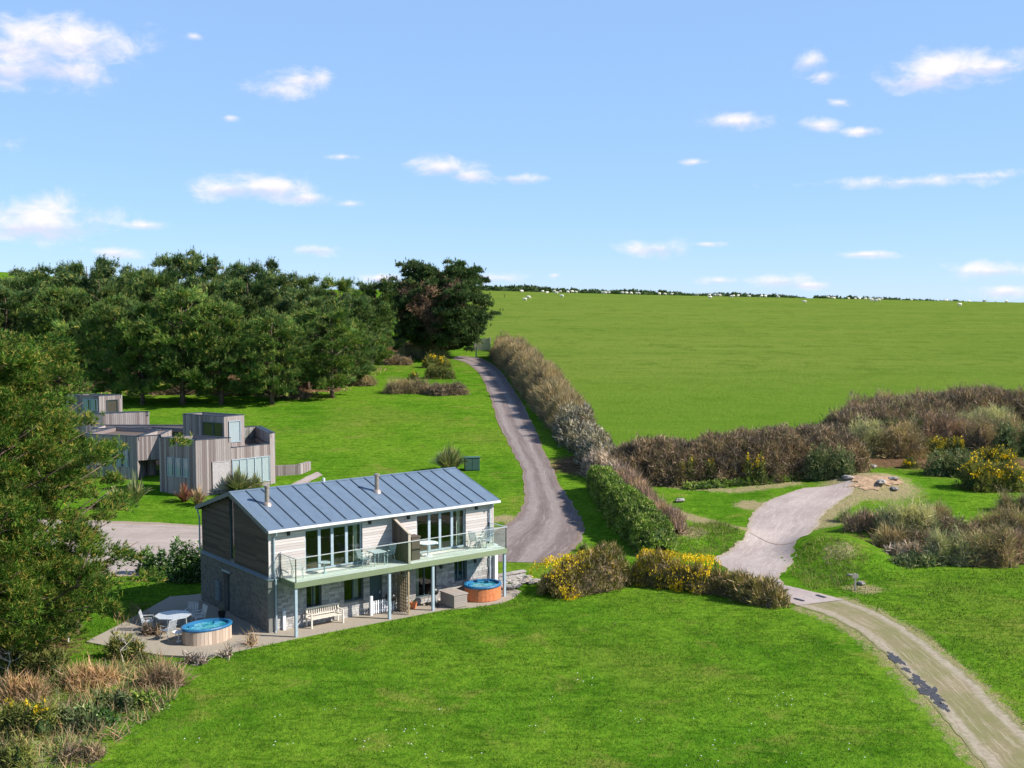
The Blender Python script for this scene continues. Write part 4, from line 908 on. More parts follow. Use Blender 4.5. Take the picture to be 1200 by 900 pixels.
def pine_parts(H, Rad, base, nl, npad, ntuft, k, ln, wd, seed, prof=.5, padr=1.0, flat=.38, up=.5, trunk_r=.28, lean=(0, 0), limb_droop=0., spread=.8, candle=(3, .5, .32)):
    rg = np.random.default_rng(seed); T = MB(); pads = []
    tr = [(lean[0] * t_ ** 1.5, lean[1] * t_ ** 1.5, H * .93 * t_) for t_ in np.linspace(0, 1, 7)]
    tr = [(x + rg.normal() * .12 * (i > 0), y + rg.normal() * .12 * (i > 0), z) for i, (x, y, z) in enumerate(tr)]
    T.tube(tr, [trunk_r * (1 - .85 * t_) * (1.4 if t_ == 0 else 1) for t_ in np.linspace(0, 1, 7)], 7, var=.3)
    def axis(z): t_ = min(1, max(0, z / (H * .93))) * 6; i = min(5, int(t_)); f = t_ - i; a_, b_ = tr[i], tr[i + 1]; return np.array([a_[0] + (b_[0] - a_[0]) * f, a_[1] + (b_[1] - a_[1]) * f, z])
    for i in range(nl):
        t_ = base + (1 - base) * ((i + .5) / nl) ** .85; azm = i * 2.39996 + rg.normal() * .25
        q = (t_ - base) / (1 - base)
        r = Rad * (max(0, 1 - ((q - prof * .6) / (1.06 - prof * .6)) ** 2) ** .5 if q > prof * .6 else (.72 + .28 * q / (prof * .6))) * rg.uniform(.72, 1.12)
        z0 = H * (t_ * .86) ; s0 = axis(max(.1 * H, z0 - r * .25)); end = axis(min(H, z0)) + np.array([math.cos(azm) * r, math.sin(azm) * r, r * (.18 - limb_droop) + .3])
        if q > .9: end[2] = min(end[2] + .5, H)
        mid = (s0 + end) / 2 + np.array([0, 0, -.06 * r]) + rg.normal(size=3) * .15
        br = trunk_r * .36 * (1 - .6 * q); pts = [s0, (s0 + mid) / 2 + [0, 0, -.04 * r], mid, (mid + end) / 2 + rg.normal(size=3) * .1, end]
        T.tube(pts, [br, br * .8, br * .6, br * .4, br * .15], 5, var=.5)
        for j in range(npad):
            s = rg.uniform(.38, 1.0) ** .8; c = s0 + (end - s0) * s + rg.normal(size=3) * np.array([.17, .17, .08]) * max(r, 1.5) * .9
            pads.append((c, padr * rg.uniform(.65, 1.25) * (.75 + .25 * s), np.array([math.cos(azm), math.sin(azm), 0])))
            if rg.random() < .5:
                m_ = s0 + (end - s0) * s * .85; T.tube([m_, (m_ + c) / 2 + rg.normal(size=3) * .06, c], [br * .35, br * .22, br * .08], 4, var=.6)
    C, O_ = [], []
    for c, pr_, o in pads:
        d = rg.normal(size=(ntuft, 3)); d = unit(d); d[:, 2] = np.abs(d[:, 2]) * 1.0 - .25; rr = pr_ * rg.uniform(.45, 1.05, (ntuft, 1)); d = d * rr; d[:, 2] *= flat / .6
        C.append(c + d); O_.append(unit(d) * .4 + o * .95)
    C = np.concatenate(C); O_ = np.concatenate(O_); Vv, v = tufts(C, O_, k, ln, wd, rg, up, spread)
    if candle:
        cc = []
        for c, pr_, o in pads:
            for _ in range(candle[0]): d = rg.normal(size=3) * np.array([.6, .6, 0]) * pr_; cc.append(c + d + np.array([0, 0, pr_ * flat * .75]) + o * pr_ * .3)
        cc = np.array(cc); q_ = rg.uniform(0, 1, (len(cc), 4, 1)) * candle[1]; P_ = (cc[:, None, :] + np.array([0, 0, 1.0]) * q_).reshape(-1, 3)
        V2, v2 = tufts(P_, rg.normal(size=P_.shape) * .45, 3, candle[2], wd, rg, 1.1, .45); Vv = np.concatenate([Vv, V2]); v = np.concatenate([v, np.clip(v2 * .5 + .5, 0, 1)])
    return T, Vv, v, rg
def make_pine(mat, seed, **kw):
    T, Vv, v, rg = pine_parts(seed=seed, **kw); t = empty('pine_tree', (0, 0, 0)); T.build('trunk', M['bark'], t, smooth=True); leaf_object('crown', Vv, M[mat], t, rg, v); return t
PK = dict(ntuft=44, k=6, ln=.60, wd=.036, padr=.95, flat=.40, up=.55, spread=.42, candle=(3, .7, .34))
protos = [make_pine('pine', 21, H=13, Rad=5.6, prof=.30, base=.05, nl=42, npad=5, **PK), make_pine('pine_bright', 22, H=13, Rad=5.2, base=.04, nl=44, npad=5, prof=.7, **PK), make_pine('pine', 23, H=13, Rad=6.2, prof=.4, base=.05, nl=42, npad=5, lean=(-.8, .3), **PK),
          make_pine('pine_bright', 24, H=13, Rad=5.0, base=.06, nl=42, npad=5, prof=.8, **PK), make_pine('pine', 25, H=13, Rad=5.8, prof=.22, base=.04, nl=46, npad=5, **PK)]
used = set()
def pine(pi, px_, dist, ytop, wpx, label, group='pines of the wood', rz=None, ybase=None):
    x = (px_ - 600) / FPX * dist; z = tz(x, dist); e = math.radians(0); htop = CAM_H + (346.2 - ytop) / FPX * dist; H = htop - z
    p = protos[pi]
    if pi in used: o = copy_tree(p)
    else: o = p; used.add(pi)
    hs = H / 13; ws = (wpx / FPX * dist / 2) / 6.4
    o.location = (x, dist, z - .05); o.scale = (ws, ws, hs); o.rotation_euler = (0, 0, random.uniform(0, 6.28) if rz is None else rz); tag(o, label, 'tree', group); return o
W = 'dark pine '
WOOD = [(4, 45, 166, 310, 120, 'at the left edge of the wood with its top above the near pine'), (2, 102, 170, 303, 110, 'on the skyline of the wood, second top from the left'), (4, 155, 166, 309, 105, 'on the skyline of the wood between the second top and the tallest one'),
        (0, 210, 176, 293, 105, 'whose pointed top is the highest on the skyline of the wood'), (2, 262, 172, 303, 105, 'just right of the highest top on the skyline of the wood'), (2, 312, 170, 306, 100, 'at the right shoulder of the wood skyline'),
        (4, 352, 172, 318, 90, 'on the sloping skyline where the wood drops to the right'), (1, 398, 178, 324, 80, 'at the back of the wood, low on the skyline left of the gap'), (0, 440, 182, 326, 76, 'at the back of the wood just left of the big dark cypress'),
        (0, 8, 146, 332, 140, 'at the far left edge of the photograph behind the near pine'), (3, 75, 146, 335, 110, 'in the front row of the wood above the rear timber tower'), (3, 135, 136, 345, 110, 'in the front row of the wood, left of the bright fan shaped one'),
        (0, 25, 155, 318, 120, 'in the second row at the left of the wood'), (2, 125, 154, 318, 110, 'in the second row of the wood behind the timber tower'), (0, 185, 158, 312, 100, 'in the second row of the wood, below the highest top'), (4, 240, 154, 322, 95, 'in the second row behind the bright fan shaped pine'),
        (2, 290, 150, 322, 105, 'in the second row of the wood, above the pale willow clump'), (4, 345, 150, 335, 100, 'in the second row of the wood behind the right corner pine'), (3, 330, 143, 362, 85, 'in the front row of the wood just left of the right corner pine'),
        (2, 405, 160, 345, 90, 'behind the right corner pine of the wood'), (3, 435, 168, 352, 70, 'at the right side of the wood above the red board fence')]
WOOD += [(3, 258, 133, 352, 105, 'at the wood edge between the bright fan shaped pine and the willow clump'), (1, 318, 133, 368, 100, 'standing forward at the wood edge, left of the right corner pine'), (1, 165, 133, 352, 100, 'at the wood edge just left of the bright fan shaped pine'), (4, 360, 146, 345, 90, 'directly behind the right corner pine'), (3, 415, 150, 372, 60, 'small and dark at the right end of the wood')]
for pi, a_, d_, yt, wp, lb in WOOD: pine(pi, a_, d_, yt, wp, ('bright pine ' if pi in (1, 3) else W) + lb)  # brighter needle colour sets these off from the dark pines
pine(1, 213, 133, 336, 132, 'broad bright green fan shaped pine in the middle of the wood edge', rz=1.0)
pine(3, 388, 138, 358, 106, 'green spreading pine at the right front corner of the wood with bare lower trunks', rz=2.2)
# big cypress and the near pine
def cyp():
    T, Vv, v, rg = pine_parts(14.5, 8.2, .05, 74, 9, 60, 5, .48, .06, 31, prof=.75, padr=1.15, flat=.32, up=.35, trunk_r=.5, limb_droop=-.05)
    t = empty('cypress_tree', (0, 0, 0), 0, 'big dark rounded cypress with brown dead branches at the top of the drive', 'tree'); T.build('trunk', M['bark'], t, smooth=True)
    leaf_object('crown', Vv, M['cypress'], t, rg, v)
    dm = []; P = MB()
    for k in range(30):
        a0 = rg.uniform(3.7, 5.4); z = rg.uniform(3, 11.5); r0, r1 = rg.uniform(2.5, 5), rg.uniform(6.6, 8.4) * (1 - max(0, z - 8) / 11)
        p0 = np.array([math.cos(a0) * r0, math.sin(a0) * r0, z]); p1 = np.array([math.cos(a0 + .12) * r1 - 1.2, math.sin(a0 + .12) * r1, z + rg.uniform(.6, 2)]); P.tube([p0, (p0 + p1) / 2, p1], [.09, .06, .02], 4)
        s = rg.uniform(.2, 1, (90, 1)); dm.append(p0 + (p1 - p0) * s + rg.normal(size=(90, 3)) * .38)
    P.build('dead_branch', M['deadtwig'], t); C = np.concatenate(dm); Vd, vd = tufts(C, unit(rg.normal(size=C.shape)) * .5, 3, .6, .04, rg, .4); leaf_object('dead_twigs', Vd, M['deadtwig'], t, rg)
    return t
c = cyp(); d_ = 186; x = (515 - 600) / FPX * d_; c.location = (x, d_, tz(x, d_) - .1); hh = CAM_H + (346.2 - 309) / FPX * d_ - tz(x, d_); c.scale = (.98, .98, hh / 14.2)
T, Vv, v, rg = pine_parts(15.3, 7.5, .05, 88, 11, 74, 8, .25, .018, 77, prof=.30, padr=.78, flat=.5, up=.7, trunk_r=.38, spread=.7, candle=(4, .25, .17))
t = empty('pine_tree', (-24.5, 51.5, -.1), 0, 'big sunlit pine close by at the left edge of the photograph', 'tree'); T.build('trunk', M['bark'], t, smooth=True); leaf_object('crown', Vv, M['pine_near'], t, rg, v)
T, Vv, v, rg = pine_parts(5.2, 3.6, .05, 34, 8, 60, 7, .22, .018, 78, prof=.6, padr=.6, flat=.5, trunk_r=.14, candle=(3, .2, .15))
t = empty('pine_tree', (*at(8, 775).xy, 0), 0, 'young olive green pine below the big near pine at the left edge', 'tree'); T.build('trunk', M['bark'], t, smooth=True); leaf_object('crown', Vv, M['pine_near'], t, rg, v)

def lump(th, ph, s): return 1 + .16 * np.sin(3 * th + s) * np.sin(2 * ph + s * 1.7) + .12 * np.sin(7 * th + s * 2.3) * np.sin(5 * ph + s) + .07 * np.sin(13 * th + 9 * ph + s)
KIND = {  # material, spike length, width, density per m2, up, spread, hull material, shell depth
    'bare': ('bare', .65, .018, 150, .6, .6, 'deadflat', .55), 'bramble': ('bramble', .38, .028, 150, .4, .85, 'deadflat', .4), 'willow': ('willow', .5, .018, 170, .7, .6, 'deadflat', .5),
    'purple': ('purple', .55, .022, 100, .7, .5, 'deadflat', .45), 'gorse': ('gorse', .36, .026, 190, .8, .7, 'deadflat', .45), 'gorsedark': ('gorsedark', .30, .03, 170, .6, .8, 'hull_green', .4),
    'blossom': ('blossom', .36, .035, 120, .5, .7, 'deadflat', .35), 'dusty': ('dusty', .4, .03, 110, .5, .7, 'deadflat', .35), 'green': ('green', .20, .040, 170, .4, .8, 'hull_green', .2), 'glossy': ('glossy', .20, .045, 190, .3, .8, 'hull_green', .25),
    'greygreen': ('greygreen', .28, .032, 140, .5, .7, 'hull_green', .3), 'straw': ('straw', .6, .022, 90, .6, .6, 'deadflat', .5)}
def blob(parts, kind, seed, scale_px=1.):
    """points and directions on lumpy half ellipsoids"""
    mat, ln, wd, den, up, spr, hull, shell = KIND[kind]; rg = np.random.default_rng(seed); Vs, hulls, vv = [], [], []
    for (cx, cy, cz, rx, ry, rz_) in parts:
        area = 2 * math.pi * ((rx * ry + rx * rz_ + ry * rz_) / 3) * 1.35; nc = max(8, int(area * den / 9)); n = nc * 9; th = np.repeat(rg.uniform(0, 2 * math.pi, nc), 9); cz_ = np.repeat(rg.uniform(-.12, 1, nc), 9); cv = np.clip(np.repeat(rg.random(nc), 9) * .8 + rg.random(n) * .2, 0, 1); ph = np.arccos(np.clip(cz_, -1, 1))
        d = np.stack([np.cos(th) * np.sin(ph), np.sin(th) * np.sin(ph), np.cos(ph)], 1); q = lump(th, ph, seed * 1.3 + cx)[:, None] * (1.10 - shell * 1.15 * np.repeat(rg.random((nc, 1)), 9, 0) ** 1.2)
        rr = np.array([rx, ry, rz_]) - ln * .35; P = d * q * np.maximum(rr, .12) + np.array([cx, cy, cz]) + rg.normal(size=(n, 3)) * min(.16, ln * .3); P[:, 2] = np.maximum(P[:, 2], .02)
        D_ = unit(unit(d / np.array([rx, ry, rz_])) * .8 + np.array([0, 0, up]) + rg.normal(size=d.shape) * spr); Vs.append(spikes(P, D_, ln, wd, rg)); vv.append(cv); hulls.append((cx, cy, cz, rx * .66, ry * .66, rz_ * .70))
    return (np.concatenate(Vs), np.concatenate(vv)), hulls, rg
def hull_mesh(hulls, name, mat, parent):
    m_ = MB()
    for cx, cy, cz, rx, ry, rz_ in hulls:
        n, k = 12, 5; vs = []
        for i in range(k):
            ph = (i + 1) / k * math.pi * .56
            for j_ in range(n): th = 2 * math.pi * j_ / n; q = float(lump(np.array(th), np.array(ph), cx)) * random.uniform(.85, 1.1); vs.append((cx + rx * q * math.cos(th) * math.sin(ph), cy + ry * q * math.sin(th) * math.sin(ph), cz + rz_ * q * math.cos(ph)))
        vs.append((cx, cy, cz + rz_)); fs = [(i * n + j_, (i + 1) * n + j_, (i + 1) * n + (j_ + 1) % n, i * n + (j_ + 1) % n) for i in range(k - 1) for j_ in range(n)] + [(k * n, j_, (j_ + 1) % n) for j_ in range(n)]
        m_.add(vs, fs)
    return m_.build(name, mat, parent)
def flowers(parent, parts, seed, n, size=.055, amount=.5, side=None, zmin=.45):
    rg = np.random.default_rng(seed); Vs = []
    for (cx, cy, cz, rx, ry, rz_) in parts:
        m_ = int(n * rx * ry); c_t = rg.uniform(0, 6.28, max(3, m_ // 14)); c_z = rg.uniform(zmin, 1, len(c_t)); i_ = rg.integers(0, len(c_t), m_); th = c_t[i_] + rg.normal(size=m_) * .16; cz_ = np.clip(c_z[i_] + rg.normal(size=m_) * .08, -.1, 1)
        ph = np.arccos(cz_); d = np.stack([np.cos(th) * np.sin(ph), np.sin(th) * np.sin(ph), np.cos(ph)], 1)
        if side is not None: keep = (d @ np.array(side)) > rg.uniform(-.6, .3, m_); d = d[keep]; th = th[keep]; ph = ph[keep]
        P = d * lump(th, ph, seed * 1.3 + cx)[:, None] * np.array([rx, ry, rz_]) * rg.uniform(.92, 1.12, (len(d), 1)) + np.array([cx, cy, cz]); Vs.append(spikes(P, unit(d + rg.normal(size=d.shape) * .8 + [0, 0, .6]), size * 2.0, size, rg))
    if Vs: leaf_object('blossom', np.concatenate(Vs), M['flower'], parent, rg)
def bush(name, label, cat, px_, py_, wpx, hpx, kind, seed, group=None, lumps=3, depth=.8, flo=0, flo_args=None, base=None):
    p = base or at(px_, py_); s = p.y / FPX; W_, H_ = wpx * s / 2 * .93, hpx * s * .80; W_, H_ = (W_ * 1.15, H_ * 1.35) if px_ >= 1000 and py_ < 545 else (W_, H_); rg = random.Random(seed); parts = []
    for k in range(lumps):
        o_ = 0 if lumps == 1 else (k / (lumps - 1) * 2 - 1) * W_ * .52; q = 1 if lumps == 1 else rg.uniform(.72, 1.0)
        parts.append((o_, rg.uniform(-.15, .15) * W_ + W_ * depth * .3, 0, W_ * (1 if lumps == 1 else rg.uniform(.48, .62)), W_ * depth * rg.uniform(.5, .75) * (1.2 if lumps == 1 else 1), H_ * q))
    if lumps > 1: i_ = rg.randrange(lumps); parts[i_] = (*parts[i_][:5], H_)
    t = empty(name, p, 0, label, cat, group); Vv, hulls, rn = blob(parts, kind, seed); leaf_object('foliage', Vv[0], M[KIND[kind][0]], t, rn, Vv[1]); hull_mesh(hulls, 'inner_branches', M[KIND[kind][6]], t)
    if flo: flowers(t, parts, seed, flo, **(flo_args or {}))
    return t
def hedge(name, label, path, widths, heights, kind, seed, cat='hedge', group=None, boxy=1., dens=1., ln_=None, wd_=None, shape=.18, hullf=.72, flo=0, world=False, mat=None):
    P = smooth_path([p if world else at(*p) for p in path], 10); mat_, ln, wd, den, up, spr, hull, shell = KIND[kind]; ln = ln_ or ln; wd = wd_ or wd; rg = np.random.default_rng(seed)
    A = np.array([(p.x, p.y) for p in P]); sg = np.diff(A, axis=0); sl_ = np.hypot(sg[:, 0], sg[:, 1]); cum = np.concatenate([[0], np.cumsum(sl_)]); Ln = cum[-1]
    wf = lambda s: np.interp(s / Ln, np.linspace(0, 1, len(widths)), widths); hf = lambda s: np.interp(s / Ln, np.linspace(0, 1, len(heights)), heights)
    ends = lambda s: np.clip(np.minimum(s, Ln - s) / (np.minimum(wf(s), 2.5) * .5), .0, 1) ** .5
    G = [np.random.default_rng(seed * 7 + q).uniform(-1, 1, (int(Ln * fq) + 4, int(4 * ft) + 4)) for q, (fq, ft) in enumerate(((.28, .5), (.7, 1), (1.6, 2)))]
    def vn(g, u, v):
        u = np.clip(u, 0, g.shape[0] - 2.001); v = np.clip(v, 0, g.shape[1] - 2.001); i_, j_ = u.astype(int), v.astype(int); a_, b_ = u - i_, v - j_; a_ = a_ * a_ * (3 - 2 * a_); b_ = b_ * b_ * (3 - 2 * b_)
        return (g[i_, j_] * (1 - a_) + g[i_ + 1, j_] * a_) * (1 - b_) + (g[i_, j_ + 1] * (1 - a_) + g[i_ + 1, j_ + 1] * a_) * b_
    noise = lambda s, th: 1 + shape * (1.1 * vn(G[0], s * .28, th * .5) + .9 * vn(G[1], s * .7, th) + .7 * vn(G[2], s * 1.6, th * 2))
    def surf(s, th, q):
        i_ = np.clip(np.searchsorted(cum, s) - 1, 0, len(sl_) - 1); f = (s - cum[i_]) / sl_[i_]; c = A[i_] + sg[i_] * f[:, None]; tg = sg[i_] / sl_[i_][:, None]; nrm = np.stack([-tg[:, 1], tg[:, 0]], 1)
        e = ends(s); cs, sn = np.cos(th), np.sin(th); cs = np.sign(cs) * np.abs(cs) ** boxy; sn = np.abs(sn) ** boxy; k_ = noise(s, th) * q * (.25 + .75 * e)
        xy = c + nrm * (cs * wf(s) / 2 * k_)[:, None]; z = terrain(xy[:, 0], xy[:, 1]) + sn * hf(s) * k_
        return np.column_stack([xy, z]), np.column_stack([nrm * np.cos(th)[:, None], np.sin(th)])
    nc = int(Ln * (np.mean(widths) + 2 * np.mean(heights)) * den * dens / 9); n = nc * 9; R9 = lambda a_: np.repeat(a_, 9, 0); s = R9(rg.uniform(0.02, Ln - .02, nc)); th = R9(rg.uniform(0, math.pi, nc)); q = 1.06 - shell * .8 * R9(rg.random(nc) ** 1.3) - ln * .3 / max(np.mean(heights), .6); cv = np.clip(R9(rg.random(nc)) * .8 + .2 * rg.random(n), 0, 1)
    Pp, N_ = surf(s, th, q); Pp = Pp + rg.normal(size=Pp.shape) * min(.16, ln * .3); D_ = unit(N_ * .8 + np.array([0, 0, up]) + rg.normal(size=N_.shape) * spr); t = empty(name, (0, 0, 0), 0, label, cat, group)
    o0 = Vector((P[0].x, P[0].y, 0)); leaf_object('foliage', spikes(Pp, D_, ln, wd, rg) - np.array([*o0]), M[mat or mat_], t, rg, cv)
    ns, nt = max(6, int(Ln / .9)), 9; S, Th = np.meshgrid(np.linspace(.3, Ln - .3, ns), np.linspace(0, math.pi, nt), indexing='ij'); H_, _ = surf(S.ravel(), Th.ravel(), np.full(S.size, hullf)); i_, j_ = np.meshgrid(np.arange(ns - 1), np.arange(nt - 1), indexing='ij'); a_ = (i_ * nt + j_).ravel()
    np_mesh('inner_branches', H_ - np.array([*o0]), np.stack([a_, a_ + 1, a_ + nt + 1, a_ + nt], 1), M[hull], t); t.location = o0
    if flo:
        m_ = int(Ln * flo); cs_ = rg.uniform(0, Ln, max(3, m_ // 16)); i2 = rg.integers(0, len(cs_), m_); s = np.clip(cs_[i2] + rg.normal(size=m_) * .35, .1, Ln - .1); th = np.clip(rg.normal(1.6, .6, len(cs_))[i2] + rg.normal(size=m_) * .18, .1, 3)
        Pp, N_ = surf(s, th, rg.uniform(.93, 1.08, m_)); leaf_object('blossom', spikes(Pp, unit(N_ + rg.normal(size=N_.shape) * .7), .12, .06, rg) - np.array([*o0]), M['flower'], t, rg)
    return t
# hedges along the drive
hedge('hedge', 'tall brown leafless hawthorn hedge along the right side of the drive near its top', [(588, 418), (603, 432), (622, 450), (641, 474), (660, 497), (672, 510)], [3.2, 3.4, 3.8, 4.2, 4, 3.2], [2.7, 3.3, 3.5, 3.6, 3.2, 2.4], 'bare', 3, dens=1.3, ln_=.85, wd_=.024, shape=.24)
hedge('hedge', 'greyish blackthorn hedge in blossom along the drive, between the brown hawthorn and the green hedge', [(668, 508), (683, 524), (697, 541), (712, 558)], [2.8, 3.0, 3.0, 2.6], [2.2, 2.5, 2.3, 2.0], 'blossom', 4, shape=.26, dens=1.2, ln_=.4, wd_=.045)
hedge('hedge', 'dusty pinkish twiggy hedge section just above the green hedge by the drive', [(697, 548), (712, 562), (728, 574)], [2.4, 2.6, 2.2], [1.7, 1.9, 1.5], 'dusty', 5, shape=.26)
hedge('hedge', 'bright green clipped bank hedge beside the turning area of the drive', [(700, 572), (718, 594), (744, 622), (774, 652)], [1.7, 2.0, 2.4, 2.6], [1.7, 1.95, 2.05, 1.7], 'green', 6, boxy=.7, dens=1.5, shape=.10, hullf=.84)
hedge('hedge', 'low purplish brown twiggy hedge running along the right of the green hedge', [(728, 574), (752, 598), (778, 618), (798, 630)], [1.8, 2.2, 2.2, 1.6], [1.7, 1.8, 1.5, 1.0], 'purple', 7, dens=1.1)
hedge('hedge', 'long brown bramble hedge along the foot of the big field', [(712, 560), (760, 560), (820, 560), (880, 556), (940, 551), (1000, 544)], [5, 5.5, 5.5, 6, 6.5, 7], [2.7, 3.1, 3.15, 3.1, 3.2, 3.3], 'bramble', 8, dens=1.7, ln_=.5, wd_=.033, shape=.15)
hedge('hedge', 'low fringe of bright green growth along the foot of the long brown hedge', [(800, 573), (860, 569), (920, 563), (985, 556)], [1.0, 1.3, 1.3, 1.2], [.35, .5, .6, .5], 'green', 9, dens=.9, shape=.3)
hedge('hedge', 'brown hedge climbing behind the thicket at the right edge under the field', [(985, 520), (1060, 508), (1120, 500), (1180, 498), (1260, 510)], [7, 8, 8, 8, 8], [2.4, 3.1, 3.3, 3.1, 2.6], 'bramble', 12, dens=1.1, ln_=.6, wd_=.035, shape=.12)
# the two gorse hedges by the lawn
hedge('gorse_hedge', 'gorse clump with yellow flowers between the orange hot tub and the drive', [(640, 699), (665, 693), (697, 687), (734, 680)], [2.8, 3.2, 3.0, 2.4], [1.35, 1.7, 1.65, 1.3], 'gorse', 13, dens=1.3, flo=0, shape=.34)
hedge('gorse_hedge', 'long gorse and heather hedge with yellow flowers on its left half beside the concrete apron', [(743, 681), (800, 688), (850, 695), (895, 706), (915, 713)], [2.4, 2.7, 2.5, 2.3, 1.8], [1.3, 1.6, 1.45, 1.3, .9], 'gorse', 14, dens=1.3, shape=.34)
def hedge_flowers(idx, path, w, h, n, seed, th0=1.75, ths=.75):
    t = [o for o in bpy.data.objects if o.name.startswith('gorse_hedge')][idx]; P = smooth_path([at(*p) for p in path], 10); rg = np.random.default_rng(seed); Vs = []
    A = np.array([(p.x, p.y, p.z) for p in P]); nc = max(4, n // 11); ci = len(A) * .995 * rg.random(nc) ** 1.25 - .02; ci = np.clip(ci, 0, len(A) - 1.01); ct = rg.normal(th0, ths, nc); k = rg.integers(0, nc, n); s = np.clip(ci[k] + rg.normal(size=n) * .6, 0, len(A) - 1.01); th = ct[k] + rg.normal(size=n) * .12
    i_ = s.astype(int); c = A[i_] + (A[i_ + 1] - A[i_]) * (s - i_)[:, None]; tg = unit(A[i_ + 1] - A[i_]); nr = np.stack([-tg[:, 1], tg[:, 0], tg[:, 0] * 0], 1); q = rg.uniform(.93, 1.12, n)
    Pp = c + nr * (np.cos(th) * w / 2 * q)[:, None] + np.array([0, 0, 1]) * (np.abs(np.sin(th)) * h * q)[:, None]
    leaf_object('blossom', spikes(Pp, unit(np.array([0, 0, 1.2]) + rg.normal(size=Pp.shape) * .6), .12, .032, rg) - np.array([*t.location]), M['flower'], t, rg)
hedge_flowers(0, [(638, 699), (665, 693), (695, 687), (705, 685)], 2.9, 1.9, 1500, 1); hedge_flowers(0, [(636, 700), (655, 695)], 2.9, 1.2, 260, 2, 2.6, .6)
hedge_flowers(1, [(752, 682), (800, 688), (838, 693)], 2.4, 1.75, 2100, 3); hedge_flowers(1, [(800, 686), (812, 688)], 2.7, 1.0, 120, 4, 2.9, .2)
# far hedges on the skyline
def W3(px_, y): x = (px_ - 600) / FPX * y; return Vector((x, y, tz(x, y)))
KIND['far'] = ('cypress', .8, .22, 8, .6, .8, 'hull_green', .25)
hedge('far_hedge', 'distant hedge along the skyline of the field, left of the gap', [W3(q, 575) for q in (560, 640, 700, 760, 800, 860, 944)], [6] * 7, [2.4, 3.2, 1.9, 2.7, 1.8, 2.7, 1.6], 'far', 15, world=True, hullf=.85)
hedge('far_hedge', 'distant hedge along the skyline of the field, right of the gap', [W3(q, 575) for q in (952, 1000, 1060, 1130, 1230)], [6] * 5, [2.6, 2.6, 2.2, 2.0, 2.0], 'far', 16, world=True, hullf=.85)
